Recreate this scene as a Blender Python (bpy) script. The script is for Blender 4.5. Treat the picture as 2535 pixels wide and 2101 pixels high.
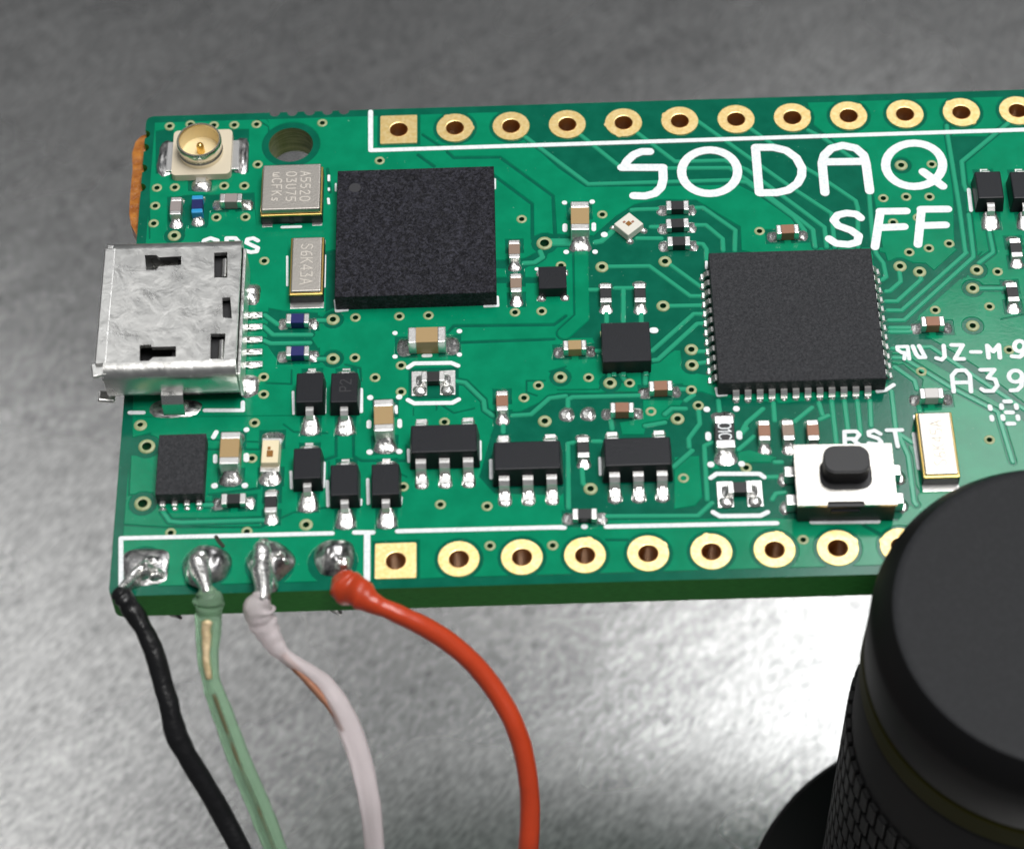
import bpy, bmesh, math, random
from mathutils import Vector, Matrix, noise
from mathutils.geometry import delaunay_2d_cdt

# One Blender unit is one millimetre.  The board's top face is z = 0, x runs along the pin headers.
for o in list(bpy.data.objects): bpy.data.objects.remove(o)
scene = bpy.context.scene
COL = scene.collection
scene.unit_settings.system = 'METRIC'
scene.unit_settings.scale_length = 0.001

# ------------------------------------------------------------------ camera
CAM = {'loc':[5.7997,-67.115,89.9272],'rot':[[0.999521,0.029577,0.009069],[-0.01917,0.822253,-0.568799],[-0.024281,0.568353,0.822427]]}
cam_data = bpy.data.cameras.new('camera')
cam = bpy.data.objects.new('camera', cam_data); COL.objects.link(cam)
_m = Matrix(CAM['rot']).to_4x4(); _m.translation = Vector(CAM['loc']); cam.matrix_world = _m
cam_data.sensor_fit = 'HORIZONTAL'; cam_data.sensor_width = 36.0
cam_data.lens = 6500.0 / 2535.0 * 36.0
cam_data.clip_start = 1.0; cam_data.clip_end = 5000.0
cam_data.dof.use_dof = True
cam_data.dof.focus_distance = 113.5
cam_data.dof.aperture_fstop = 0.069
scene.camera = cam

# ------------------------------------------------------------------ world and lamps
world = bpy.data.worlds.new('World'); scene.world = world; world.use_nodes = True
bg = world.node_tree.nodes['Background']
bg.inputs[0].default_value = (0.93, 0.96, 1.0, 1); bg.inputs[1].default_value = 0.11
def lamp(name, loc, target, sx, sy, radiance, col):
    d = bpy.data.lights.new(name, 'AREA'); d.shape = 'RECTANGLE'; d.size = sx; d.size_y = sy
    d.energy = radiance * math.pi * sx * sy; d.color = col
    o = bpy.data.objects.new(name, d); COL.objects.link(o); o.location = loc
    o.rotation_euler = (Vector(target) - Vector(loc)).to_track_quat('-Z', 'Y').to_euler()
    o['kind'] = 'helper'
    return o
lamp('ceiling_lamp', (60, -5, 300), (10, 0, 0), 200, 120, 12.2, (1.0, 0.985, 0.965))
lamp('window_lamp', (108, 140, 290), (10, 0, 0), 124, 80, 6.6, (0.98, 0.99, 1.0))
lamp('plate_fill', (-135, 165, 290), (-10, 0, 0), 150, 90, 1.5, (1.0, 1.0, 1.0))  # added fill light, lifts the left part of the steel plate
vs = scene.view_settings
vs.view_transform = 'Standard'; vs.look = 'None'; vs.exposure = 0.0; vs.gamma = 1.0
scene.cycles.use_denoising = True
scene.cycles.max_bounces = 8

VIAS = [(-10.407,12.05,0,0),(-8.397,12.024,0,0),(-7.468,12.001,0,0),(-6.457,12.001,0,0),(-3.469,11.963,0,0),(-10.775,8.438,0,0),(-9.976,8.434,0,0),(-7.775,8.434,0,0),(-6.872,8.398,0,0),(-6.319,9.618,0,0),(-10.792,7.403,0,0),
  (-10.801,6.404,0,0),(-8.04,6.637,0,0),(-6.752,6.607,0,0),(-9.467,12.123,0,0),(-5.833,4.109,0,0),(-5.642,-2.13,0,0),(-5.611,-3.029,0,0),(-10.735,-4.38,0,0),(-5.947,-4.465,0,0),(-0.844,9.623,0,0),(5.443,6.014,0,0),(-1.803,0.871,0,0),
  (0.081,0.862,0,0),(1.331,0.865,0,0),(5.047,0.893,0,0),(6.192,0.912,0,0),(-1.796,-1.263,0,0),(0.169,-1.741,0,0),(-0.926,-2.333,0,0),(0.175,-3.108,0,0),(5.336,-3.605,0,0),(5.956,-2.991,0,0),(7.092,3.36,0,0),(1.994,-4.717,0,0),
  (1.81,-8.803,0,0),(3.713,-8.954,0,0),(0.288,-7.883,0,0),(3.804,-10.854,0,0),(6.333,-10.924,0,0),(8.994,6.137,0,0),(15.825,4.935,0,0),(9.79,-3.006,0,0),(8.08,-2.663,0,0),(12.36,-3.445,0,0),(12.603,-4.253,0,0),(10.615,-4.492,0,0),
  (11.779,-7.862,0,0),(14.377,-7.439,0,0),(23.737,8.436,0,0),(21.398,6.577,0,0),(22.408,6.616,0,0),(23.431,6.576,0,0),(21.689,5.193,0,0),(22.799,5.423,0,0),(23.091,3.703,0,0),(23.993,3.924,0,0),(22.219,3.513,0,0),(25.898,2.306,0,0),
  (25.321,0.441,0,0),(22.995,0.343,0,0),(22.059,-2.858,0,0),(25.866,-1.874,0,0),(24.483,-6.415,0,0),(16.425,-10.998,0,0),(-5.94,-4.481,0,0),(-5.989,-6.26,0,0),(-9.164,-9.789,0,0),(-6.06,-9.836,0,0),(-9.853,5.683,1,1),(-2.769,0.814,1,1),
  (-2.728,-1.272,1,1),(8.867,3.228,1,1),(11.616,3.422,1,1),(11.406,1.008,1,1),(12.482,-1.348,1,1),(12.459,-2.163,1,1),(8.967,-2.964,1,1),(6.89,-2.589,1,1),(7.959,-8.24,1,1),(22.379,8.443,1,1),(21.742,2.768,1,1),(22.554,2.433,1,1),
  (25.019,2.44,1,1),(24.728,1.458,1,1),(24.49,-0.544,1,1),(6.175,-4.813,1,0),(11.7,-4.895,1,0),(-10.719,-4.424,1,0),(-3.66,-9.587,1,0),(-10.392,-5.494,2,1),(-10.387,-8.32,2,1),(6.413,4.634,2,1)]
DARK = [[(6.004,12.619),(5.951,10.349),(7.102,8.883),(8.298,7.733),(11.673,7.633),(15.047,7.6),(15.728,7.109),(17.522,5.336),(18.004,4.896),(17.998,3.931),(21.123,3.81),(21.02,6.868),(20.958,9.408),(19.659,9.867),(18.744,10.962),
  (18.516,12.597)],[(8.662,5.128),(9.561,6.069),(10.402,6.692),(11.535,6.944),(13.161,6.847),(15.038,5.238),(14.997,3.918),(15.489,3.771),(14.994,-3.155),(12.89,-2.689),(12.031,-2.418),(11.99,-1.391),(11.795,-1.383),(10.831,-2.073),
  (8.738,-1.996),(8.301,-0.584),(7.319,-0.578),(8.292,0.523),(8.347,4.11),(8.446,4.749)],[(4.098,-4.863),(6.746,-3.36),(10.229,-3.486),(12.791,-3.52),(13.356,-3.778),(16.085,-4.231),(20.462,-3.8),(21.599,-4.901),(21.164,-6.586),
  (20.843,-7.381),(21.395,-8.881),(20.311,-10.245),(15.493,-9.966),(12.866,-9.875),(8.541,-9.725),(6.846,-9.666),(6.886,-8.372),(6.746,-8.535),(3.997,-8.325),(3.389,-7.507),(3.897,-5.384)],[(20.611,3.702),(21.197,3.552),(21.252,3.104),
  (21.962,3.204),(22.337,2.967),(22.88,2.915),(23.186,2.523),(24.367,3.685),(25.184,3.399),(24.523,2.031),(24.325,2.038),(22.275,0.061),(22.206,-0.121),(21.887,-0.355),(21.884,-0.845),(22.547,-1.052),(23.486,-1.816),(24.453,-2.694),
  (26.233,-4.658),(26.104,-5.647),(25.086,-4.617),(23.163,-2.946),(21.424,-1.497),(20.999,-1.36),(20.883,-2.503),(21.331,-2.4),(22.112,-3.266),(22.025,-3.62),(21.74,-4.024),(21.312,-4.891),(20.666,-3.689),(20.503,-3.386)],[(24.589,10.077),
  (26.646,9.994),(25.07,8.437),(25.088,6.84),(24.969,5.403),(25.176,3.335),(24.352,3.558),(24.167,3.693),(24.45,6.602),(24.498,9.267)],[(-3.196,4.553),(-2.617,4.66),(-2.658,1.493),(-3.099,1.199),(-3.145,2.2)],[(-11.048,11.786),
  (-10.219,11.96),(-10.071,9.228),(-10.901,9.261)],[(-7.643,11.787),(-6.778,11.752),(-6.706,9.162),(-7.531,9.127)],[(-9.438,9.001),(-8.299,8.956),(-8.311,8.088),(-9.397,8.197)],[(-10.307,7.901),(-9.49,8.001),(-8.459,7.961),(-6.405,8.013),
  (-6.23,6.031),(-6.369,7.019),(-8.365,7.031),(-8.376,6.179),(-9.347,6.217),(-9.408,5.438),(-10.172,5.468)],[(-5.57,1.541),(-4.869,1.39),(-3.422,1.211),(-3.405,0.467),(-3.638,-0.14),(-3.328,-0.763),(-4.144,-1.522),(-5.082,-1.306),
  (-5.602,-0.434)]]
ISLANDS = [[(10.326,-3.908),(11.974,-3.968),(11.188,-5.062),(10.361,-5.208),(10.245,-5.614),(9.379,-5.583),(9.308,-4.994),(10.281,-4.853)],[(11.479,-6.819),(12.461,-6.796),(12.46,-8.794),(12.154,-9.178),(11.343,-9.318)],[(14.118,-6.682),
  (14.556,-6.582),(15.628,-6.966),(15.515,-7.192),(14.135,-7.143)],[(12.999,-6.988),(13.303,-7.458),(12.97,-7.446)]]
GAPS = [([(2.185,10.024),(2.468,9.674),(4.537,9.625),(6.851,7.293),(6.89,5.067),(7.343,5.018)],0.2),([(0.863,9.907),(1.587,9.203)],0.2),([(1.07,11.092),(1.85,10.377)],0.18),([(4.263,8.559),(5.921,6.868),(5.875,4.913)],0.2),([(2.158,-0.049),
  (2.407,0.28),(6.701,0.182),(7.208,0.626)],0.2),([(2.647,-0.618),(6.68,-0.585)],0.18),([(4.287,3.562),(5.389,3.457),(6.308,4.06)],0.5),([(4.273,2.675),(6.02,2.608)],0.35),([(-2.525,-5.33),(-2.507,-6.262),(-3.222,-6.525)],0.18),
  ([(-1.814,-4.415),(-1.785,-6.287),(-1.446,-6.531),(0.427,-6.597),(0.424,-5.843)],0.16),([(-1.568,-1.798),(-1.51,-2.462)],0.14),([(-2.207,-1.593),(-1.568,-1.798)],0.14),([(-10.102,-5.976),(-11.046,-5.88),(-10.995,-7.9),
  (-9.995,-7.812)],0.1),([(-11.114,-3.975),(-11.046,-5.06),(-10.274,-4.834)],0.1),([(-7.95,-5.234),(-5.696,-5.441)],0.1),([(-7.926,-5.739),(-5.683,-5.819)],0.12),([(-4.73,-4.588),(-4.3,-4.985),(-2.886,-5.099)],0.12),([(-7.717,-7.984),
  (-5.614,-7.75)],0.12),([(-11.134,-9.328),(-9.486,-9.506),(-5.496,-9.644),(-4.188,-8.963),(-2.758,-8.769),(-2.803,-6.548)],0.12),([(-9.527,-8.777),(-9.247,-9.212),(-5.508,-9.281)],0.34),([(19.858,3.157),(21.165,3.234)],0.1),
  ([(25.727,-0.253),(26.736,-0.045)],0.1),([(25.333,3.393),(24.318,1.976)],0.1),([(-6.565,12.366),(-5.917,11.855),(-5.855,10.006)],0.1),([(-3.192,9.224),(-3.036,7.881)],0.2),([(1.654,-4.063),(1.655,-3.649),(2.377,-4.265),
  (3.248,-4.061)],0.12),([(0.687,-3.969),(0.688,-4.322)],0.1),([(-0.146,-7.038),(0.429,-7.402)],0.1),([(8.502,-10.725),(9.344,-10.754)],0.16),([(18.892,-10.363),(19.59,-10.886),(20.259,-10.743)],0.2),([(6.23,-2.745),(5.452,-2.716),
  (5.439,-3.312),(5.87,-3.506)],0.12),([(6.437,-2.273),(7.126,-2.057)],0.12),([(6.75,-3.241),(8.494,-3.275),(8.61,-2.772)],0.1),([(-11.363,11.799),(-10.939,5.562)],0.1),([(-11.301,12.523),(-6.038,12.33),(-5.927,12.132)],0.06),
  ([(-5.534,-2.434),(-4.458,-2.533),(-4.479,-1.812)],0.12),([(-10.956,-3.981),(-4.323,-4.156)],0.08)]
TRACES = [([(5.727,10.768),(8.433,7.927),(14.761,7.91),(15.466,7.749),(17.4,5.698),(17.802,4.904)],0.14),([(8.222,10.77),(9.981,8.768),(14.756,8.612),(15.476,7.882),(17.641,5.559),(18.16,4.954),(18.179,3.988)],0.14),([(10.771,10.804),
  (12.365,9.077),(14.579,9.056),(15.518,8.481),(17.689,6.144),(18.674,5.064),(18.679,3.968)],0.14),([(13.509,11.414),(17.241,7.546),(19.044,5.83),(19.029,3.955)],0.14),([(15.841,10.874),(18.243,8.373),(18.578,8.093),(20.171,6.506),
  (20.23,6.045),(20.029,3.916)],0.14),([(18.434,10.666),(19.019,10.233),(20.105,9.105),(20.855,8.336),(20.704,4.147),(20.792,3.504),(21.041,2.985),(21.089,2.224),(20.9,2.074)],0.14),([(10.285,6.368),(10.54,6.391),(11.507,6.386)],0.14),
  ([(11.102,5.39),(11.506,5.375)],0.14),([(10.465,4.768),(11.523,4.727)],0.14),([(13.134,6.388),(13.439,6.376),(14.773,5.053),(14.672,3.931)],0.14),([(13.077,5.411),(13.506,5.394),(14.187,4.592),(14.171,3.95)],0.14),([(13.066,4.377),
  (13.315,4.336),(13.448,4.042),(13.413,3.468)],0.14),([(9.143,3.249),(10.919,3.213),(12.598,1.511),(13.069,1.493)],0.14),([(11.847,3.241),(13.074,1.994)],0.14),([(11.678,1.016),(13.063,0.995)],0.14),([(8.272,2.019),(8.62,2.006)],0.14),
  ([(9.395,2.071),(10.09,2.045)],0.14),([(9.743,2.058),(9.663,0.225)],0.14),([(8.973,0.869),(8.949,0.252)],0.14),([(10.456,0.814),(10.427,0.196)],0.14),([(10.819,-1.347),(12.691,0.544),(13.036,0.531)],0.14),([(10.843,-1.832),(11.04,-1.809),
  (12.807,0.015),(13.104,0.035)],0.14),([(12.721,-1.448),(13.111,-1.462)],0.14),([(12.635,-2.079),(13.126,-2.007)],0.14),([(8.962,-2.485),(8.952,-2.725)],0.14),([(9.448,-2.503),(9.581,-2.807)],0.14),([(10.471,-2.481),(10.445,-3.018)],0.14),
  ([(8.277,-1.253),(8.668,-1.268)],0.14),([(11.881,-3.368),(12.171,-3.379)],0.14),([(12.089,-3.968),(12.443,-3.686)],0.14),([(11.185,-4.642),(11.488,-4.359),(12.065,-4.38)],0.14),([(10.34,-5.197),(11.163,-5.051)],0.14),([(7.16,-4.085),
  (7.171,-3.731),(7.368,-3.619),(10.222,-3.634)],0.14),([(2.437,-2.606),(2.874,-2.712),(3.64,-3.662),(3.682,-4.136),(4.016,-4.442)],0.14),([(4.835,-4.472),(5.607,-4.441),(6.399,-3.644),(7.08,-3.55)],0.14),([(4.436,-4.934),
  (4.43,-5.286)],0.14),([(8.927,-4.863),(8.959,-5.275)],0.14),([(7.64,-7.143),(7.66,-7.945),(7.797,-8.12)],0.14),([(7.345,-5.918),(7.103,-5.968),(7.029,-9.112)],0.14),([(8.547,-9.585),(12.265,-9.687),(12.868,-9.09)],0.14),([(12.689,-8.915),
  (12.731,-6.285),(13.053,-6.122)],0.14),([(12.596,-4.524),(12.606,-5.172),(12.211,-5.743),(12.105,-5.914),(12.105,-6.321)],0.14),([(12.215,-6.498),(11.406,-7.276)],0.14),([(13.451,-4.022),(13.465,-4.555)],0.14),([(15.283,-4.503),
  (14.558,-5.183),(14.338,-5.585)],0.14),([(15.74,-4.223),(15.721,-5.108)],0.14),([(14.797,-5.894),(14.13,-6.509)],0.14),([(8.164,-5.889),(8.452,-5.9)],0.14),([(14.538,-5.476),(14.226,-5.815)],0.14),([(17.63,-4.292),(17.724,-4.886)],0.14),
  ([(18.171,-4.193),(18.176,-6.305)],0.14),([(18.702,-4.212),(18.712,-5.684)],0.14),([(19.233,-4.232),(19.217,-5.935)],0.14),([(19.764,-4.251),(19.687,-5.544)],0.14),([(20.704,-3.81),(20.687,-5.638),(21.062,-7.102),(21.065,-9.32),
  (21.141,-9.491)],0.14),([(17.321,-4.517),(16.541,-5.196)],0.14),([(17.959,-4.953),(17.608,-5.117)],0.14),([(21.764,-4.56),(21.78,-4.856)],0.14),([(20.843,-5.994),(21.278,-6.416)],0.14),([(21.011,1.443),(21.187,1.468),(21.683,1.95),
  (21.685,2.454)],0.14),([(20.958,0.915),(21.426,0.897),(22.587,2.041),(22.533,2.232)],0.14),([(20.982,0.418),(21.572,0.396),(24.686,3.418),(24.643,3.483),(24.678,5.937),(24.633,10.007),(24.659,10.689)],0.14),([(20.979,-0.106),
  (21.615,-0.13),(24.954,3.153),(24.977,3.343),(25.035,5.531)],0.14),([(20.988,-0.506),(21.867,-0.538)],0.14),([(20.966,-0.719),(21.845,-0.752)],0.14),([(20.974,-1.602),(22.588,-1.571),(23.335,-2.293),(26.187,-5.008)],0.14),
  ([(20.974,-2.085),(21.362,-2.1),(23.131,-3.66),(24.988,-5.024),(25.297,-7.539)],0.14),([(20.974,-2.567),(21.72,-3.311),(21.772,-3.729)],0.14),([(25.048,1.446),(26.083,1.407)],0.14),([(25.165,2.827),(25.83,3.374),(25.846,3.501),
  (25.814,4.464)],0.14),([(27.408,10.715),(25.086,8.57),(25.033,7.239),(25.095,6.906)],0.14),([(-5.735,0.554),(-5.324,0.107),(-3.692,0.046)],0.14),([(-5.71,-0.186),(-5.408,-0.35),(-3.731,-0.382)],0.14),([(-5.707,1.172),
  (-5.144,0.655)],0.14),([(-3.413,0.807),(-2.917,0.788)],0.14),([(-3.415,-1.246),(-2.924,-1.264)],0.14),([(-9.557,-8.715),(-9.247,-9.212),(-8.782,-9.289),(-5.457,-9.283)],0.14),([(-7.849,-8.469),(-7.283,-8.489)],0.14),([(15.032,-7.919),
  (15.603,-7.911)],0.14),([(15.855,-7.204),(15.569,-7.194)],0.14),([(15.33,-9.007),(15.493,-8.731),(15.875,-8.687)],0.14),([(7.993,4.059),(7.922,0.537),(7.131,-0.295)],0.56),([(8.643,4.612),(8.897,4.667),(9.424,5.228)],0.2),([(6.677,4.688),
  (7.433,4.659)],0.35),([(6.21,4.192),(6.303,3.868),(5.944,3.595),(5.492,3.58)],0.16)]
SILK = [([(-1.282,12.533),(-1.255,10.229),(28.231,10.271)],0.22),([(-11.017,-12.281),(-11.167,-9.99),(-2.579,-10.046)],0.19),([(-1.681,-10.038),(-0.927,-10.064)],0.2),([(-1.162,-10.112),(-1.144,-12.311)],0.26),([(0.062,-10.043),
  (6.747,-10.079)],0.2),([(6.551,-10.091),(6.833,-10.101)],0.2),([(7.615,-10.084),(7.671,-10.085)],0.22),([(8.526,-10.115),(15.429,-10.187)],0.2),([(16.844,-10.18),(19.513,-10.245)],0.2),([(0.462,-1.873),(0.731,-1.671),(2.296,-1.699),
  (2.589,-1.86)],0.2),([(0.468,-3.547),(0.735,-3.734),(2.332,-3.762),(2.6,-3.594)],0.2),([(12.894,-7.901),(13.144,-7.71),(14.9,-7.772),(15.077,-7.949)],0.2),([(12.885,-9.568),(13.154,-9.773),(14.8,-9.803),(15.094,-9.645)],0.2),
  ([(-2.688,1.807),(-2.628,1.243),(-2.156,1.275)],0.13),([(3.754,1.252),(4.325,1.262),(4.307,1.731)],0.13),([(4.3,8.324),(4.292,7.791)],0.1),([(13.402,-3.424),(13.452,-3.781),(13.791,-3.764)],0.14),([(20.123,-3.817),(20.465,-3.77),
  (20.828,-3.516)],0.18),([(13.403,3.309),(13.382,2.961)],0.12),([(-11.209,-3.775),(-10.625,-3.796)],0.18),([(-8.057,-3.77),(-6.455,-3.828),(-6.472,-3.413)],0.18),([(-6.57,3.595),(-6.528,3.149)],0.22),([(-4.373,-2.955),
  (-4.317,-4.082)],0.11),([(-3.035,-2.944),(-3.001,-4.071)],0.11),([(-3.013,-2.825),(-3.035,-4.07)],0.1),([(-1.503,-2.94),(-1.488,-4.067)],0.16),([(-4.347,-6.991),(-4.298,-7.796)],0.12),([(-2.984,-6.604),(-2.984,-7.781)],0.13),
  ([(-2.824,-7.54),(-2.774,-8.707)],0.13),([(-2.842,-7.516),(-2.783,-8.711)],0.13),([(-1.443,-8.475),(-1.454,-8.701)],0.13),([(-1.17,-7.489),(-1.132,-8.656)],0.14),([(0.196,-8.419),(0.174,-8.758)],0.14),([(0.497,-6.079),
  (0.523,-6.658)],0.13),([(3.458,-5.777),(3.448,-6.647)],0.15),([(3.902,-6.72),(3.899,-7.582)],0.14),([(8.395,-6.767),(8.388,-7.571)],0.12),([(25.197,6.902),(25.159,5.722)],0.17),([(26.977,6.898),(26.937,5.783)],0.17),([(-4.83,4.295),
  (-4.783,2.703)],0.1),([(-3.18,4.296),(-3.168,2.579)],0.1),([(21.392,-6.013),(21.422,-7.745)],0.14),([(-3.106,8.818),(-3.101,8.55)],0.12),([(-3.091,8.082),(-3.089,7.982)],0.1),([(-3.105,7.485),(-3.073,7.22)],0.12),([(-5.108,5.954),
  (-4.294,5.955)],0.14),([(-2.788,8.337),(-2.78,7.937)],0.08),([(1.122,-1.28),(1.417,-1.279)],0.17),([(-7.63,-5.151),(-7.521,-4.901)],0.2),([(-1.156,-4.615),(-1.154,-4.851)],0.2),([(0.128,-4.603),(0.13,-4.868)],0.2),([(7.335,5.569),
  (7.327,5.31)],0.22),([(8.603,5.585),(8.592,5.293)],0.2),([(-7.509,-6.099),(-7.496,-6.381)],0.18),([(-6.218,-6.114),(-6.21,-6.333)],0.24),([(12.923,-5.739),(12.92,-5.943)],0.25),([(14.208,-5.727),(14.203,-5.931)],0.25),([(-0.021,-3.858),
  (-0.01,-4.184)],0.12),([(10.895,-0.301),(10.993,-0.304)],0.3),([(-0.101,-0.038),(-0.09100000000000001,-0.038)],0.22),([(2.652,-0.036),(2.662,-0.036)],0.23),([(-0.094,-1.278),(-0.084,-1.278)],0.22),([(2.642,-1.276),
  (2.6519999999999997,-1.276)],0.22),([(-1.122,-3.371),(-1.112,-3.371)],0.26),([(0.098,-3.385),(0.108,-3.385)],0.26),([(-1.114,-6.126),(-1.104,-6.126)],0.26),([(0.112,-6.14),(0.122,-6.14)],0.26),([(7.349,6.858),(7.359,6.858)],0.23),
  ([(8.573,6.862),(8.583,6.862)],0.24),([(9.035,4.984),(9.045,4.984)],0.3),([(7.34,4.084),(7.35,4.084)],0.24),([(8.596,4.049),(8.606,4.049)],0.24),([(-6.268,-4.819),(-6.258,-4.819)],0.24),([(-7.478,-7.574),(-7.468,-7.574)],0.27),
  ([(-6.228,-7.605),(-6.218,-7.605)],0.27),([(12.938,-4.477),(12.948,-4.477)],0.28),([(14.171,-4.492),(14.181,-4.492)],0.28),([(12.935,-7.244),(12.945,-7.244)],0.29),([(14.198,-7.26),(14.208,-7.26)],0.28),([(6.035,3.19),(6.045,3.19)],0.18)]
LETTERS = [('S',0.4,[[(11.26,9.661),(10.899,9.675),(10.529,9.501),(10.23,9.162),(10.044,8.779)],[(9.961,8.782),(11.805,8.709)],[(11.79,8.71),(11.775,8.028),(11.659,7.567),(11.371,7.234),(10.931,7.1),(10.422,7.139)]]),
  ('O',0.41,[[(15.102,8.331),(15.051,8.051),(14.942,7.79),(14.778,7.559),(14.569,7.368),(14.324,7.229),(14.057,7.147),(13.78,7.126),(13.506,7.168),(13.251,7.271),(13.024,7.429),(12.839,7.635),(12.705,7.878),(12.628,8.147),(12.613,8.429),
  (12.66,8.709),(12.767,8.973),(12.929,9.208),(13.139,9.402),(13.386,9.544),(13.655,9.628),(13.936,9.649),(14.213,9.606),(14.471,9.501),(14.698,9.34),(14.883,9.13),(15.015,8.884),(15.09,8.613),(15.102,8.331)]]),('D',0.4,[[(15.991,9.702),
  (15.971,7.093)],[(15.992,9.716),(16.79,9.684),(17.342,9.485),(17.77,9.03),(17.967,8.418),(17.916,7.985),(17.702,7.561),(17.265,7.194),(16.744,7.063),(15.981,7.08)]]),('A',0.41,[[(18.861,6.986),(18.885,8.683),(19.028,9.148),(19.371,9.526),
  (19.9,9.674),(20.451,9.496),(20.772,9.078),(20.83,8.605),(20.84,7.007)],[(18.993,8.746),(20.788,8.708)]]),('Q',0.41,[[(24.212,8.37),(24.149,8.093),(24.026,7.833),(23.85,7.603),(23.63,7.414),(23.376,7.275),(23.101,7.194),(22.818,7.174),
  (22.542,7.216),(22.287,7.318),(22.064,7.475),(21.885,7.68),(21.76,7.922),(21.693,8.191),(21.689,8.471),(21.749,8.749),(21.869,9.012),(22.044,9.245),(22.265,9.437),(22.521,9.579),(22.799,9.662),(23.085,9.682),(23.364,9.639),(23.622,9.535),
  (23.845,9.374),(24.024,9.166),(24.147,8.921),(24.211,8.651),(24.212,8.37)],[(23.306,8.005),(24.079,7.144)]]),('S',0.37,[[(20.304,5.488),(20.122,5.71),(19.699,5.791),(19.31,5.689),(19.108,5.404),(19.282,5.092),(19.811,4.813),
  (20.124,4.491),(20.025,4.141),(19.638,4.028),(19.094,4.113),(18.816,4.381)]]),('F',0.38,[[(21.195,5.811),(20.766,3.856)],[(21.171,5.825),(22.333,5.8)],[(21.03,4.908),(22.152,4.929)]]),('F',0.38,[[(22.996,5.839),(22.638,3.912)],
  [(22.974,5.872),(24.16,5.839)],[(22.825,4.955),(23.959,4.956)]]),('S',0.2,[[(-6.151,5.235),(-6.359,5.385),(-6.611,5.33),(-6.644,5.138),(-6.395,4.986),(-6.136,4.828),(-6.18,4.636),(-6.432,4.601),(-6.688,4.701)]]),('P',0.2,[[(-7.49,4.526),
  (-7.529,5.431),(-7.147,5.416),(-7.002,5.216),(-7.13,4.995),(-7.511,5.009)]]),('G',0.2,[[(-7.93,5.317),(-8.241,5.458),(-8.515,5.339),(-8.575,5.018),(-8.462,4.756),(-8.154,4.667),(-7.907,4.799),(-7.915,4.993),(-8.118,5.001)]]),
  ('R',0.18,[[(18.519,-6.491),(18.557,-5.807),(19.037,-5.812),(19.154,-5.991),(19.002,-6.19),(18.572,-6.174)],[(18.834,-6.184),(19.118,-6.484)]]),('S',0.18,[[(20.029,-5.976),(19.807,-5.793),(19.551,-5.86),(19.553,-6.035),(19.912,-6.193),
  (20.028,-6.371),(19.882,-6.494),(19.506,-6.422)]]),('T',0.18,[[(20.311,-5.8),(20.934,-5.81)],[(20.631,-5.811),(20.682,-6.626)]]),('J',0.19,[[(23.135,-1.561),(23.119,-2.134),(22.97,-2.292),(22.762,-2.2)]]),('Z',0.19,[[(23.469,-1.543),
  (23.945,-1.56),(23.532,-2.27),(23.909,-2.284)]]),('hyphen',0.18,[[(24.252,-1.935),(24.649,-1.95)]]),('M',0.2,[[(24.952,-2.262),(24.97,-1.629),(25.184,-1.951),(25.459,-1.616),(25.426,-2.28)]]),('9',0.2,[[(26.543,-1.717),(26.513,-1.82),
  (26.454,-1.906),(26.376,-1.963),(26.29,-1.98),(26.209,-1.957),(26.146,-1.895),(26.11,-1.805),(26.107,-1.701),(26.136,-1.598),(26.195,-1.512),(26.274,-1.455),(26.36,-1.438),(26.441,-1.461),(26.504,-1.523),(26.54,-1.613),(26.543,-1.717)],
  [(26.543,-1.717),(26.444,-2.106),(26.253,-2.268),(25.943,-2.221)]]),('R',0.17,[[(21.619,-2.2),(21.614,-1.553),(21.175,-1.549),(21.182,-1.719),(21.338,-1.857),(21.619,-1.88)],[(21.473,-1.874),(21.411,-2.192)]]),('U',0.19,[[(21.834,-1.543),
  (21.935,-1.97),(22.039,-2.137),(22.292,-2.134),(22.104,-1.535)]]),('A',0.19,[[(23.29,-3.95),(23.312,-3.131),(23.535,-2.87),(23.898,-2.872),(24.058,-3.158),(24.01,-3.976)],[(23.319,-3.489),(24.018,-3.502)]]),('3',0.19,[[(24.537,-2.877),
  (25.117,-2.887),(24.792,-3.292),(25.085,-3.387),(25.142,-3.704),(24.925,-3.974),(24.566,-3.961),(24.458,-3.856)]]),('9',0.19,[[(26.235,-3.268),(26.199,-3.38),(26.126,-3.475),(26.028,-3.535),(25.918,-3.554),(25.814,-3.527),(25.732,-3.46),
  (25.684,-3.361),(25.677,-3.247),(25.713,-3.135),(25.786,-3.04),(25.884,-2.979),(25.994,-2.961),(26.098,-2.987),(26.181,-3.055),(26.229,-3.154),(26.235,-3.268)],[(26.235,-3.268),(26.132,-3.769),(25.937,-3.97),(25.671,-3.978)]]),
  ('mark',0.2,[[(25.338,-4.526),(25.586,-4.535)]]),('mark',0.2,[[(25.339,-5.083),(25.601,-5.093)]]),('mark',0.2,[[(25.33,-5.648),(25.587,-5.658)]]),('mark',0.2,[[(25.185,-4.708),(25.181,-4.855)]]),('mark',0.2,[[(25.792,-4.73),
  (25.792,-4.877)]]),('mark',0.2,[[(25.168,-5.264),(25.169,-5.41)]]),('mark',0.2,[[(25.786,-5.298),(25.788,-5.432)]]),('mark',0.2,[[(24.7,-4.75),(24.708,-4.885)]]),('mark',0.2,[[(24.707,-5.282),(24.713,-5.422)]])]
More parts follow.
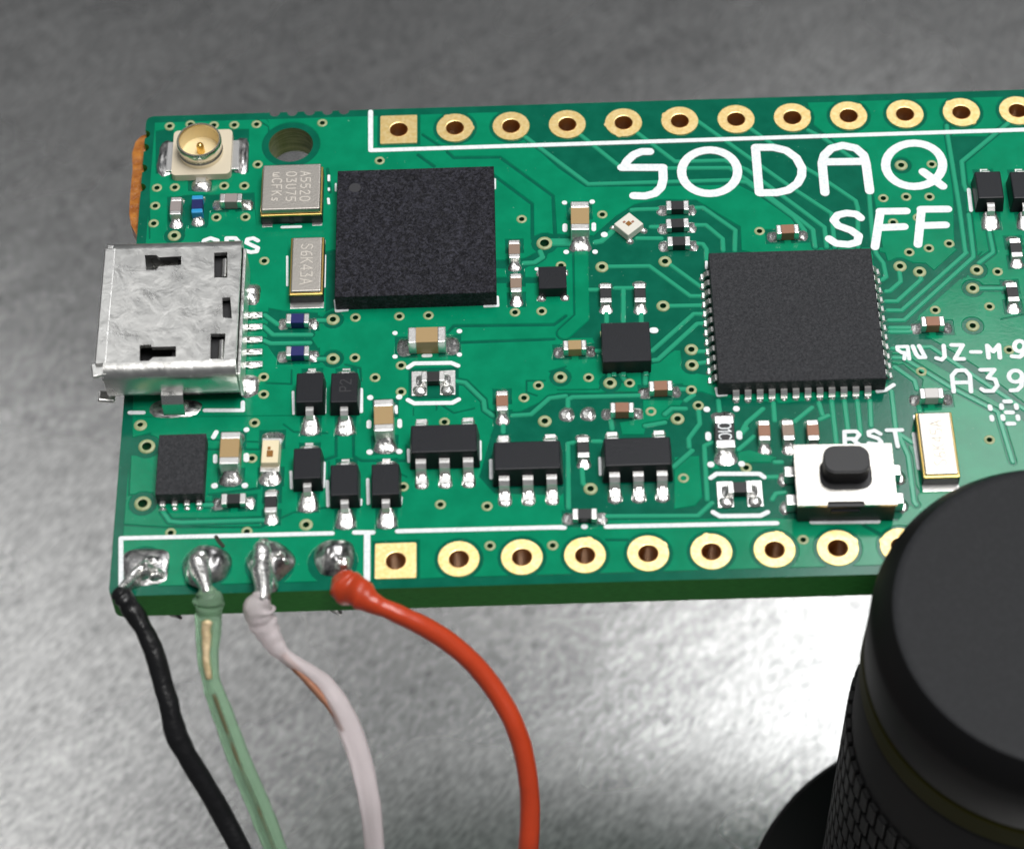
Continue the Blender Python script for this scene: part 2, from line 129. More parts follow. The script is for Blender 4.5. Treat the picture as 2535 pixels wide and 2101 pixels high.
CHIPS = [('c4:grey',-9.797,6.973,90,'small grey capacitor left of the blue inductor'),('c4:blue',-8.851,7.035,90,'tiny blue inductor with cyan ends below the coaxial socket'),
  ('c4:grey',-7.375,7.339,0,'small grey capacitor right of the blue inductor'),('c4:brown',5.09,3.979,90,''),('c4:brown',5.123,2.129,90,''),('b4:navy',-4.255,0.643,0,'upper dark blue chip beside the USB pins'),
  ('b4:navy',-4.207,-1.085,0,'lower dark blue chip beside the USB pins'),('c6:tan',-6.818,-6.261,90,'tan capacitor right of the flat black chip'),('c6:tan',-0.493,-4.848,90,'tan capacitor between diode and leaded chip'),
  ('c6:tan',7.992,5.437,90,'tan capacitor below the S of the large lettering'),('c6:tan',1.303,-0.771,0,'tan capacitor lying crosswise below the large black module'),('led:',-5.175,-6.27,90,'cream light emitting diode with amber centre'),
  ('r4:black',-6.63,-8.434,0,''),('r4:black',-5.096,-8.64,90,''),('c4:copper',4.422,-4.043,90,''),('c4:copper',11.063,-3.517,0,''),('c4:copper',9.403,-4.564,0,''),('c4:tan',7.544,-1.278,0,'tiny tan capacitor left of the square chip'),
  ('r4:black',7.724,-6.402,90,''),('r4:black',8.963,1.536,90,''),('r4:black',10.433,1.499,90,''),('r4:black',12.304,6.264,0,'top resistor of the three beside the white light'),
  ('r4:black',12.249,5.257,0,'middle resistor of the three beside the white light'),('r4:black',12.254,4.258,0,'bottom resistor of the three beside the white light'),('c4:copper',17.006,4.628,0,''),
  ('c4:white',22.282,-4.309,0,'pale capacitor above the right-hand crystal'),('c4:copper',15.209,-5.931,90,''),('c4:brown',16.193,-5.949,90,''),('c4:copper',17.21,-5.986,90,''),
  ('r6:01C',13.582,-5.931,90,'resistor with white printed marking'),('r4:black',26.324,0.942,90,''),('r4:black',26.78,3.346,90,''),('c4:copper',22.74,-0.591,0,''),('r4:black',7.672,-9.668,0,'')]
JUMPERS = [(1.541,-2.705),(14.032,-8.716)]
BLOBS = [(7.101,-4.502),(7.997,-4.505)]
DIODES = [(-3.593,-3.356,''),(-2.146,-3.408,'P2'),(-3.601,-7.153,''),(-2.071,-8.023,''),(-0.391,-8.054,''),(25.945,6.451,''),(27.475,6.391,'')]
SOTS = [(2.013,-6.256),(5.412,-7.21),(9.914,-7.189)]
MODULE = (0.825,4.817,6.915,7.024)
MCU = (16.945,-0.319,6.989,6.892)
SQUARE = (9.703,-1.457,2.042,2.052)
SMALL = (6.702,2.271,1.196,1.202)
DFN = (-8.805,-6.908,1.946,2.954)
TCXO = (-4.663,7.503,2.713,2.722)
XTAL1 = (-3.899,3.299,1.461,3.135)
XTAL2 = (22.215,-6.982,1.502,3.199)
UFL = (-8.797,10.129,2.646,2.611,-8.834,10.135)
RGB = (10.114,5.267)
BUTTON = (18.215,-8.708,3.811,2.785)
PLUNGER = (18.249,-8.452,1.803,1.22)
USB = (-9.265,0.026,5.495,6.408)
USBPTS = {'key1':[(-10.619,2.668),(-10.126,2.649),(-9.995,2.519),(-9.063,2.546),(-9.038,2.078),(-9.991,2.021),(-10.079,1.838),(-10.521,1.855)],'key2':[(-10.547,-2.093),(-10.092,-2.08),(-10.037,-2.201),(-9.029,-2.209),(-9.0,-2.744),
  (-9.957,-2.738),(-10.136,-2.938),(-10.496,-2.925)],'win1':[(-7.668,2.68),(-7.103,2.69),(-7.044,1.321),(-7.607,1.342)],'win2':[(-7.618,-1.605),(-6.991,-1.628),(-7.029,-2.964),(-7.578,-2.973)],'win3':[(-7.218,0.253),(-6.878,0.271),
  (-6.759,-0.856),(-7.148,-0.781)]}
USBPINS = [(-6.19,1.084),(-6.167,0.464),(-6.142,-0.213),(-6.118,-0.867),(-6.094,-1.523)]
USBANCHORS = [(-6.395,2.292),(-6.286,-2.557),(-9.296,-3.726)]
MOUNT = (-4.864,10.749)
WIREPADS = [(-10.16,-11.43),(-7.62,-11.43),(-5.08,-11.43),(-2.54,-11.43)]
WIRES = {'black':[(-10.996,-12.952,0.75,0.355),(-10.768,-13.126,0.55,0.455),(-10.402,-13.582,0.2,0.434),(-9.938,-14.279,-0.3,0.434),(-9.614,-14.972,-0.8,0.455),(-9.368,-15.766,-1.4,0.449),(-9.096,-16.642,-2.0,0.456),
  (-8.88,-17.503,-2.7,0.507),(-8.415,-18.242,-3.5,0.465),(-7.791,-19.048,-4.5,0.467),(-7.237,-19.782,-5.5,0.476),(-6.595,-20.801,-6.5,0.471),(-5.932,-21.752,-8.0,0.475)],'green':[(-7.431,-13.051,0.85,0.353),(-7.38,-13.27,0.6,0.566),
  (-7.388,-13.446,0.35,0.588),(-7.434,-13.911,-0.1,0.532),(-7.473,-14.407,-0.5,0.497),(-7.511,-15.065,-0.9,0.433),(-7.433,-15.749,-1.4,0.369),(-7.281,-16.253,-1.8,0.398),(-7.006,-16.891,-2.4,0.434),(-6.676,-17.665,-3.2,0.464),
  (-6.305,-18.524,-4.0,0.473),(-5.849,-19.368,-5.0,0.482),(-5.515,-20.08,-5.8,0.476),(-5.18,-20.797,-6.6,0.471),(-4.641,-21.791,-8.0,0.474)],'white':[(-5.167,-13.442,0.9,0.352),(-5.409,-13.724,0.5,0.606),(-5.274,-14.042,0.0,0.565),
  (-5.057,-14.383,-0.4,0.495),(-4.804,-14.727,-0.8,0.397),(-4.472,-15.011,-1.1,0.298),(-3.989,-15.316,-1.3,0.298),(-3.445,-15.568,-1.6,0.326)],'white2':[(-2.908,-15.901,-2.0,0.384),(-2.397,-16.602,-2.4,0.454),(-2.036,-17.259,-2.9,0.476),
  (-1.701,-18.062,-3.5,0.477),(-1.435,-18.969,-4.2,0.456),(-1.269,-19.824,-5.0,0.436),(-1.211,-20.37,-5.8,0.417),(-1.202,-20.919,-6.6,0.404),(-1.236,-21.894,-8.0,0.407)],'strand':[(-4.532,-15.025,-1.0,0.142),(-4.055,-15.475,-1.3,0.156),
  (-3.515,-15.951,-1.7,0.163),(-2.974,-16.467,-2.1,0.156),(-2.638,-16.873,-2.4,0.128),(-2.243,-17.491,-2.9,0.085)],'red':[(-2.126,-12.679,0.75,0.529),(-1.919,-12.912,0.65,0.757),(-1.363,-13.25,0.5,0.598),(-0.84,-13.615,0.4,0.422),
  (-0.354,-13.816,0.3,0.365),(0.266,-14.043,0.1,0.387),(1.087,-14.306,-0.3,0.408),(1.905,-14.626,-0.8,0.416),(2.722,-15.078,-1.4,0.417),(3.4,-15.608,-2.0,0.411),(4.007,-16.3,-2.6,0.405),(4.508,-17.07,-3.2,0.405),(4.863,-17.851,-4.0,0.407),
  (5.042,-18.631,-4.8,0.401),(5.111,-19.333,-5.6,0.402),(5.078,-20.116,-6.4,0.411),(4.982,-20.824,-7.2,0.42),(4.749,-21.616,-9.0,0.425)]}
TAILS = [[(-9.402,-12.47),(-8.942,-13.023)],[(-2.779,-12.484),(-2.412,-12.952)]]
TAPE = [(-11.472,11.935),(-11.834,11.846),(-12.076,11.511),(-12.19,10.83),(-12.103,9.874),(-12.121,8.529),(-12.095,7.331),(-11.976,6.668),(-11.623,5.934),(-11.056,5.847)]
BITES = [(-11.5,11.633,0.23),(-11.5,10.842,0.23),(-11.5,9.622,0.23),(-11.5,8.514,0.23),(-5.647,12.7,0.24),(-4.854,12.7,0.24),(-4.061,12.7,0.24),(-3.25,12.7,0.24),(-2.495,12.7,0.24)]

# ------------------------------------------------------------------ materials
MATS = {}
def mat(name, color, rough=0.5, metal=0.0, spec=0.5, **kw):
    m = bpy.data.materials.new(name); m.use_nodes = True
    b = m.node_tree.nodes['Principled BSDF']
    b.inputs['Base Color'].default_value = (*color, 1); b.inputs['Roughness'].default_value = rough
    b.inputs['Metallic'].default_value = metal; b.inputs['Specular IOR Level'].default_value = spec
    for k, v in kw.items():
        b.inputs[k.replace('_', ' ')].default_value = v
    MATS[name] = m
    return m
def nodes(m): return m.node_tree.nodes, m.node_tree.links, m.node_tree.nodes['Principled BSDF']
def noise_tex(m, scale, detail=3.0, rough=0.55, stretch=None, rot=0.0, dist=0.0):
    n, l, b = nodes(m)
    tc = n.new('ShaderNodeTexCoord'); t = n.new('ShaderNodeTexNoise')
    t.inputs['Scale'].default_value = scale; t.inputs['Detail'].default_value = detail; t.inputs['Roughness'].default_value = rough
    t.inputs['Distortion'].default_value = dist
    mp = n.new('ShaderNodeMapping'); l.new(tc.outputs['Object'], mp.inputs['Vector'])
    if stretch: mp.inputs['Scale'].default_value = stretch
    if rot: mp.vector_type = 'TEXTURE'
    mp.inputs['Rotation'].default_value = (0, 0, rot)
    l.new(mp.outputs[0], t.inputs['Vector'])
    return t.outputs['Fac']
def bump(m, fac, strength=0.3, distance=0.05):
    n, l, b = nodes(m)
    bp = n.new('ShaderNodeBump'); bp.inputs['Strength'].default_value = strength; bp.inputs['Distance'].default_value = distance
    l.new(fac, bp.inputs['Height'])
    if b.inputs['Normal'].is_linked: l.new(b.inputs['Normal'].links[0].from_socket, bp.inputs['Normal'])
    l.new(bp.outputs[0], b.inputs['Normal'])
def vary(m, fac, lo, hi, c0, c1, key='Base Color'):
    n, l, b = nodes(m)
    r = n.new('ShaderNodeValToRGB'); r.color_ramp.elements[0].position = lo; r.color_ramp.elements[1].position = hi
    f = (lambda c: (*c, 1) if isinstance(c, tuple) else (c, c, c, 1))
    r.color_ramp.elements[0].color = f(c0); r.color_ramp.elements[1].color = f(c1)
    l.new(fac, r.inputs[0]); l.new(r.outputs[0], b.inputs[key])

m = mat('mask_bare', (0.002, 0.085, 0.047), 0.13, spec=0.4)
vary(m, noise_tex(m, 1.3, 5), 0.35, 0.7, (0.0, 0.105, 0.060), (0.002, 0.132, 0.077)); bump(m, noise_tex(m, 9, 2), 0.08, 0.02)
m = mat('mask_copper', (0.004, 0.19, 0.09), 0.13, spec=0.4)
vary(m, noise_tex(m, 0.9, 5), 0.35, 0.7, (0.0, 0.210, 0.100), (0.001, 0.258, 0.124)); bump(m, noise_tex(m, 7, 2), 0.08, 0.02)
def specks(m, scale, lo, col):
    n, l, b = nodes(m); src = b.inputs['Base Color'].links[0].from_socket
    r = n.new('ShaderNodeValToRGB'); r.color_ramp.elements[0].position = lo; r.color_ramp.elements[1].position = lo + 0.05
    l.new(noise_tex(m, scale, 1, 0.5, stretch=(1.0, 1.6, 1)), r.inputs[0])
    mx = n.new('ShaderNodeMix'); mx.data_type = 'RGBA'
    l.new(r.outputs[0], mx.inputs[0]); l.new(src, mx.inputs[6]); mx.inputs[7].default_value = (*col, 1); l.new(mx.outputs[2], b.inputs['Base Color'])
specks(MATS['mask_bare'], 6.0, 0.76, (0.10, 0.27, 0.19)); specks(MATS['mask_copper'], 5.0, 0.775, (0.16, 0.38, 0.27))
m = mat('mask_trace', (0.022, 0.325, 0.18), 0.14, spec=0.45)  # brighter than mask_copper, trace highlights put into the base colour
m = mat('laminate_edge', (0.012, 0.055, 0.012), 0.7); vary(m, noise_tex(m, 3, 4, stretch=(1, 1, 6)), 0.3, 0.75, (0.015, 0.20, 0.018), (0.04, 0.34, 0.045))
m = mat('laminate_hole', (0.16, 0.19, 0.05), 0.45); vary(m, noise_tex(m, 3, 3, stretch=(0.3, 0.3, 5)), 0.4, 0.7, (0.10, 0.14, 0.035), (0.30, 0.33, 0.14))
m = mat('gold', (0.78, 0.56, 0.22), 0.42, 1.0); vary(m, noise_tex(m, 6, 4), 0.35, 0.7, (0.86, 0.62, 0.24), (0.97, 0.77, 0.40)); bump(m, noise_tex(m, 16, 3), 0.08, 0.02)
mat('gold_barrel', (0.62, 0.28, 0.06), 0.5, 0.35)
m = mat('via_ring', (0.40, 0.44, 0.26), 0.4, 0.0); vary(m, noise_tex(m, 5, 3), 0.3, 0.7, (0.26, 0.34, 0.16), (0.42, 0.45, 0.25))
mat('via_hole', (0.01, 0.075, 0.03), 0.25)
m = mat('silk', (0.80, 0.84, 0.85), 0.55, spec=0.3); vary(m, noise_tex(m, 8, 4), 0.3, 0.6, (0.70, 0.76, 0.77), (0.86, 0.89, 0.9))
m = mat('solder', (0.88, 0.87, 0.84), 0.3, 1.0); bump(m, noise_tex(m, 2.6, 2), 0.22, 0.12); vary(m, noise_tex(m, 5, 4), 0.35, 0.7, 0.22, 0.42, 'Roughness')
m = mat('solder_dull', (0.42, 0.43, 0.45), 0.36, 1.0); bump(m, noise_tex(m, 1.6, 2), 0.3, 0.15); vary(m, noise_tex(m, 2.2, 5), 0.35, 0.68, (0.12, 0.12, 0.13), (0.78, 0.77, 0.75))
m = mat('tin', (0.88, 0.87, 0.85), 0.33, 1.0); bump(m, noise_tex(m, 8, 3), 0.2, 0.03)
m = mat('shell_steel', (0.82, 0.815, 0.79), 0.3, 1.0); vary(m, noise_tex(m, 1.1, 6, 0.65, dist=0.6), 0.3, 0.72, 0.24, 0.42, 'Roughness')
bump(m, noise_tex(m, 0.9, 4, dist=1.0), 0.27, 0.12); bump(m, noise_tex(m, 5, 4, stretch=(1, 0.25, 1)), 0.1, 0.03)
m = mat('lid_steel', (0.50, 0.47, 0.43), 0.42, 1.0); bump(m, noise_tex(m, 10, 3), 0.2, 0.03)
m = mat('lid_steel_lit', (0.70, 0.65, 0.58), 0.42, 1.0); bump(m, noise_tex(m, 10, 3), 0.2, 0.03)  # same lid steel made paler, lamp reflection put into the colour
mat('gold_rim', (0.80, 0.55, 0.18), 0.3, 1.0)
mat('ring_metal', (0.72, 0.67, 0.55), 0.25, 1.0)
mat('ring_lining', (0.80, 0.68, 0.42), 0.5, 0.35)
m = mat('button_steel', (0.62, 0.59, 0.54), 0.24, 1.0); bump(m, noise_tex(m, 9, 3), 0.1, 0.03)
mat('engraved', (0.62, 0.58, 0.52), 0.6, 0.3)
m = mat('epoxy_module', (0.022, 0.022, 0.027), 0.6, spec=0.28); bump(m, noise_tex(m, 4, 3, dist=1.8), 1.0, 0.12); vary(m, noise_tex(m, 4.5, 3, dist=1.6), 0.42, 0.70, (0.006, 0.006, 0.009), (0.040, 0.040, 0.054))
m = mat('epoxy_chip', (0.024, 0.024, 0.026), 0.58, spec=0.28); bump(m, noise_tex(m, 8, 3, dist=1.0), 0.8, 0.07); vary(m, noise_tex(m, 9, 3, dist=0.8), 0.38, 0.72, (0.018, 0.019, 0.022), (0.044, 0.045, 0.05))
m = mat('epoxy_smooth', (0.010, 0.011, 0.0145), 0.4, spec=0.28); bump(m, noise_tex(m, 14, 3), 0.25, 0.03)
mat('epoxy_mark', (0.026, 0.026, 0.03), 0.6)
for nm, c in dict(tan=(0.40, 0.27, 0.12), copper=(0.30, 0.14, 0.08), brown=(0.27, 0.19, 0.14), grey=(0.30, 0.26, 0.25), white=(0.62, 0.60, 0.58), black=(0.012, 0.012, 0.013), navy=(0.008, 0.012, 0.12), blue=(0.003, 0.01, 0.10)).items():
    mm_ = mat('ceramic_' + nm, c, 0.4); bump(mm_, noise_tex(mm_, 12, 2), 0.15, 0.02)
mat('cyan_end', (0.02, 0.30, 0.62), 0.35)
m = mat('cream', (0.66, 0.58, 0.44), 0.5); bump(m, noise_tex(m, 6, 3), 0.1, 0.03)
mat('led_cream', (0.85, 0.74, 0.50), 0.25)
mat('amber', (0.28, 0.12, 0.02), 0.3)
mat('led_white', (0.72, 0.70, 0.62), 0.4)
m = mat('black_plastic', (0.013, 0.013, 0.015), 0.45)
m = mat('knob_face', (0.038, 0.040, 0.043), 0.6, spec=0.2); bump(m, noise_tex(m, 14, 3), 0.15, 0.03); vary(m, noise_tex(m, 5, 6, 0.7), 0.45, 0.8, (0.016, 0.017, 0.019), (0.023, 0.024, 0.027))
m = mat('knob_side', (0.005, 0.005, 0.0055), 0.5, spec=0.2)
m = mat('knob_body', (0.008, 0.008, 0.0085), 0.55, spec=0.35)
mat('yellow_ring', (0.032, 0.031, 0.0015), 0.6, spec=0.1)
m = mat('kapton', (0.42, 0.13, 0.012), 0.3, Transmission_Weight=0.2); bump(m, noise_tex(m, 2.0, 4), 0.6, 0.2); vary(m, noise_tex(m, 2.2, 5), 0.35, 0.7, (0.30, 0.08, 0.008), (0.62, 0.24, 0.04))
m = mat('wire_black', (0.008, 0.008, 0.009), 0.33); bump(m, noise_tex(m, 1.6, 4), 0.35, 0.25)
m = mat('wire_green', (0.40, 0.61, 0.42), 0.25, Transmission_Weight=0.68, IOR=1.12); bump(m, noise_tex(m, 1.4, 3), 0.3, 0.15)
m = mat('wire_white', (0.90, 0.82, 0.83), 0.3, Transmission_Weight=0.55, IOR=1.15); bump(m, noise_tex(m, 1.4, 3), 0.3, 0.15)
m = mat('wire_red', (0.70, 0.075, 0.022), 0.33, spec=0.5, Transmission_Weight=0.3, IOR=1.3, Coat_Weight=0.6, Coat_Roughness=0.28); m.node_tree.nodes['Principled BSDF'].inputs['Subsurface Radius'].default_value = (1.0, 0.25, 0.08); bump(m, noise_tex(m, 1.1, 3), 0.15, 0.2)
m = mat('strand', (0.38, 0.17, 0.10), 0.5, 0.2); bump(m, noise_tex(m, 5, 3), 0.4, 0.08)
m = mat('strand_gold', (0.80, 0.58, 0.32), 0.5, 0.2); bump(m, noise_tex(m, 4, 3), 0.5, 0.1); vary(m, noise_tex(m, 2.5, 4), 0.35, 0.65, (0.55, 0.42, 0.22), (0.92, 0.72, 0.45))
mat('wire_core', (0.90, 0.50, 0.30), 0.45, 0.3)
mat('strand_dark', (0.13, 0.12, 0.06), 0.5)
mat('flux', (0.02, 0.02, 0.01), 0.3)
m = mat('steel_plate', (0.52, 0.52, 0.525), 0.36, 1.0)
f1 = noise_tex(m, 2.1, 5, 0.7, stretch=(1.5, 0.38, 1), rot=math.radians(50))
f3 = noise_tex(m, 0.42, 4, 0.6, stretch=(1.7, 0.55, 1), rot=math.radians(35))
_n, _l, _b = nodes(m); _mx = _n.new('ShaderNodeMix'); _mx.inputs[0].default_value = 0.2
_l.new(f1, _mx.inputs[2]); _l.new(f3, _mx.inputs[3])
vary(m, _mx.outputs[0], 0.37, 0.63, (0.30, 0.30, 0.30), (0.90, 0.895, 0.875))
bump(m, f1, 0.05, 0.25)
bump(m, noise_tex(m, 0.22, 3, 0.6, stretch=(1.6, 0.7, 1), rot=math.radians(30)), 0.015, 1.5)
f2 = noise_tex(m, 0.05, 3, 0.6); vary(m, f2, 0.3, 0.7, 0.24, 0.30, 'Roughness')

# ------------------------------------------------------------------ helpers
def link(o, parent=None):
    COL.objects.link(o)
    if parent is not None: o.parent = parent
    return o
def obj(name, me, material=None, parent=None, loc=(0, 0, 0), rotz=0.0, scale=None, label=None):
    o = bpy.data.objects.new(name, me); link(o, parent)
    o.location = loc; o.rotation_euler = (0, 0, rotz)
    if scale: o.scale = scale
    if material is not None:
        if not me.materials: me.materials.append(MATS[material])
        elif me.materials[0] != MATS[material]:
            o.material_slots[0].link = 'OBJECT'; o.material_slots[0].material = MATS[material]
    if label: o['label'] = label
    return o
def empty(name, parent=None, loc=(0, 0, 0), rotz=0.0, label=None):
    o = bpy.data.objects.new(name, None); link(o, parent); o.location = loc; o.rotation_euler = (0, 0, rotz)
    o.empty_display_size = 0.5
    if label: o['label'] = label
    return o
def tag(o, label, cat, group=None):
    o['label'] = label; o['category'] = cat
    if group: o['group'] = group
    return o
def mesh(name, v, f, smooth=False):
    me = bpy.data.meshes.new(name); me.from_pydata(v, [], f); me.update()
    if smooth: me.polygons.foreach_set('use_smooth', [True] * len(me.polygons))
    return me
def ccw(p):
    a = sum(p[i - 1][0] * p[i][1] - p[i][0] * p[i - 1][1] for i in range(len(p)))
    return list(p) if a > 0 else list(reversed(p))
def circle(x, y, r, n=20, a0=0.0): return [(x + r * math.cos(a0 + 2 * math.pi * i / n), y + r * math.sin(a0 + 2 * math.pi * i / n)) for i in range(n)]
def rect(x0, y0, x1, y1): return [(x0, y0), (x1, y0), (x1, y1), (x0, y1)]
def rrect(cx, cy, w, h, r, n=4):
    out = []
    for k, (sx, sy) in enumerate(((1, 1), (-1, 1), (-1, -1), (1, -1))):
        for i in range(n + 1):
            a = math.pi / 2 * (k + i / n)
            out.append((cx + sx * (w / 2 - r) + r * math.cos(a), cy + sy * (h / 2 - r) + r * math.sin(a)))
    return out
def capsule(p, q, w, n=6):
    dx, dy = q[0] - p[0], q[1] - p[1]; a = math.atan2(dy, dx); r = w / 2; out = []
    for i in range(n + 1):
        t = a - math.pi / 2 + math.pi * i / n; out.append((q[0] + r * math.cos(t), q[1] + r * math.sin(t)))
    for i in range(n + 1):
        t = a + math.pi / 2 + math.pi * i / n; out.append((p[0] + r * math.cos(t), p[1] + r * math.sin(t)))
    return out
def stroke(pts, w): return [capsule(pts[i], pts[i + 1], w) for i in range(len(pts) - 1) if pts[i] != pts[i + 1]]
def combine(adds, subs):
    """2D union of adds minus subs -> vertices, kept triangles"""
    vs_, fs = [], []
    for p in list(adds) + list(subs):
        p = ccw(p); i = len(vs_); vs_ += [Vector(q) for q in p]; fs.append(list(range(i, i + len(p))))
    na = len(adds)
    r = delaunay_2d_cdt(vs_, [], fs, 0, 1e-4)
    keep = [tuple(f) for f, of in zip(r[2], r[5]) if of and any(k < na for k in of) and not any(k >= na for k in of)]
    return [(v[0], v[1]) for v in r[0]], keep
def islands(tris):
    par = {}
    def find(a):
        while par[a] != a: par[a] = par[par[a]]; a = par[a]
        return a
    for t in tris:
        for a in t: par.setdefault(a, a)
        par[find(t[0])] = find(t[1]); par[find(t[1])] = find(t[2])
    out = {}
    for t in tris: out.setdefault(find(t[0]), []).append(t)
    return list(out.values())
def extrude(name, v2, tris, z0, z1, slope=0.0, bottom=False):
    """slab from kept triangles with (sloped) side walls"""
    ids = {}; V = []
    def vid(i):
        if i not in ids: ids[i] = len(V); V.append((v2[i][0], v2[i][1], z1))
        return ids[i]
    F = [tuple(vid(i) for i in t) for t in tris]
    ed = {}
    for t in F:
        for a, b in ((t[0], t[1]), (t[1], t[2]), (t[2], t[0])): ed[(a, b)] = True
    bd = [(a, b) for (a, b) in ed if (b, a) not in ed]
    nrm = {}
    for a, b in bd:
        d = Vector((V[b][1] - V[a][1], V[a][0] - V[b][0]))
        if d.length > 1e-9: d.normalize()
        for i in (a, b): nrm[i] = nrm.get(i, Vector((0, 0))) + d
    low = {}
    for i, d in nrm.items():
        if d.length > 1e-9: d = d.normalized()
        low[i] = len(V); V.append((V[i][0] + d.x * slope, V[i][1] + d.y * slope, z0))
    for a, b in bd: F.append((a, low[a], low[b], b))
    if bottom:
        base = {}
        for t in tris:
            q = []
            for i in reversed(t):
                j = ids[i]
                if j in low: q.append(low[j])
                else:
                    if j not in base: base[j] = len(V); V.append((V[j][0], V[j][1], z0))
                    q.append(base[j])
            F.append(tuple(q))
    return mesh(name, V, F)
def slab(name, adds, subs, z0, z1, material, parent, slope=0.0, bottom=False, label=None):
    v2, tris = combine(adds, subs)
    return obj(name, extrude(name, v2, tris, z0, z1, slope, bottom), material, parent, label=label)
_cache = {}
def rbox(sx, sy, sz, b=0.03, seg=2, tx=0.0, ty=0.0):
    """bevelled box standing on z = 0; tx, ty narrow the top"""
    k = ('b', round(sx, 4), round(sy, 4), round(sz, 4), b, seg, tx, ty)
    if k in _cache: return _cache[k]
    bm = bmesh.new(); bmesh.ops.create_cube(bm, size=1.0)
    for v in bm.verts:
        top = v.co.z > 0
        v.co = Vector((v.co.x * (sx - (2 * tx if top else 0)), v.co.y * (sy - (2 * ty if top else 0)), (v.co.z + 0.5) * sz))
    if b > 0: bmesh.ops.bevel(bm, geom=list(bm.edges), offset=b, segments=seg, profile=0.5, affect='EDGES')
    me = bpy.data.meshes.new('box'); bm.to_mesh(me); bm.free(); _cache[k] = me
    return me
def lathe(prof, n=48, name='lathe', smooth=True):
    V, F = [], []
    for r, z in prof:
        for i in range(n):
            a = 2 * math.pi * i / n; V.append((r * math.cos(a), r * math.sin(a), z))
    for j in range(len(prof) - 1):
        for i in range(n):
            k = (i + 1) % n; F.append((j * n + i, j * n + k, (j + 1) * n + k, (j + 1) * n + i))
    if prof[0][0] > 0 and prof[0][0] < 1e-3 or True:
        pass
    me = mesh(name, V, F, smooth)
    return me
def auto_smooth(me, ang=35):
    me.set_sharp_from_angle(angle=math.radians(ang)); return me
def dome(seed, n=18, rings=6, rough=0.12, sq=2.0):
    """unit solder mound: footprint radius 1, height 1"""
    k = ('d', seed, rough, sq)
    if k in _cache: return _cache[k]
    V, F = [(0, 0, 1)], []
    for j in range(1, rings + 1):
        r = j / rings
        for i in range(n):
            a = 2 * math.pi * i / n
            c, s = math.cos(a), math.sin(a)
            rad = r * (1 + rough * noise.noise((c * 1.3 + seed * 7.1, s * 1.3, seed * 3.3))) / ((abs(c) ** sq + abs(s) ** sq) ** (1 / sq))
            z = max(0.0, (1 - r ** 2.4)) * (1 + rough * 2 * noise.noise((c * r * 2 + seed, s * r * 2, 4.0)))
            V.append((rad * c, rad * s, z if j < rings else 0.0))
    for i in range(n): F.append((0, 1 + i, 1 + (i + 1) % n))
    for j in range(rings - 1):
        for i in range(n):
            a, b = 1 + j * n + i, 1 + j * n + (i + 1) % n
            F.append((a, a + n, b + n, b))
    me = mesh('solder', V, F, True); _cache[k] = me
    return me
def fillet(seed):
    """unit solder fillet: from x = 0 (against the part, height 1) out to x = 1, half width 1"""
    k = ('f', seed)
    if k in _cache: return _cache[k]
    nu, nv = 9, 11; V, F = [], []
    for i in range(nu):
        u = i / (nu - 1)
        for j in range(nv):
            v = -1 + 2 * j / (nv - 1)
            hw = 0.86 + 0.14 * math.sin(u * 2.6) if u < 0.55 else 1.0 * math.sqrt(max(0.02, 1 - ((u - 0.55) / 0.48) ** 2.4))
            hw *= 1 + 0.12 * noise.noise((u * 2, seed * 5.0, 1.0 if v > 0 else 2.0))
            z = (0.72 * (1 - u) ** 2.0 + 0.26 * (1 - u ** 5)) * max(0.0, 1 - abs(v) ** 3.5)
            z *= 1 + 0.25 * noise.noise((u * 2.5 + seed * 3, v * 1.5, seed))
            V.append((u, v * hw, max(0.0, z)))
    for i in range(nu - 1):
        for j in range(nv - 1):
            a = i * nv + j; F.append((a, a + nv, a + nv + 1, a + 1))
    me = mesh('solder', V, F, True); _cache[k] = me
    return me
def ramp(seed):
    """unit solder foot: highest at y = 0, sloping down to y = -1, half width 1"""
    k = ('r', seed)
    if k in _cache: return _cache[k]
    nu, nv = 9, 11; V, F = [], []
    for i in range(nu):
        u = i / (nu - 1)
        for j in range(nv):
            v = -1 + 2 * j / (nv - 1)
            hw = 0.82 + 0.18 * min(1, u * 2.2)
            if u > 0.75: hw *= math.sqrt(max(0.03, 1 - ((u - 0.75) / 0.26) ** 2.2))
            hw *= 1 + 0.1 * noise.noise((u * 2, seed * 5.0, 1.0 if v > 0 else 2.0))
            z = (0.3 + 0.7 * (1 - u)) * max(0.0, 1 - abs(v) ** 4) * (1 - u ** 9)
            z *= 1 + 0.16 * noise.noise((u * 2 + seed * 3, v * 1.2, seed))
            V.append((v * hw, -u, max(0.0, z)))
    for i in range(nu - 1):
        for j in range(nv - 1):
            a = i * nv + j; F.append((a, a + nv, a + nv + 1, a + 1))
    me = mesh('solder', V, F, True); _cache[k] = me
    return me
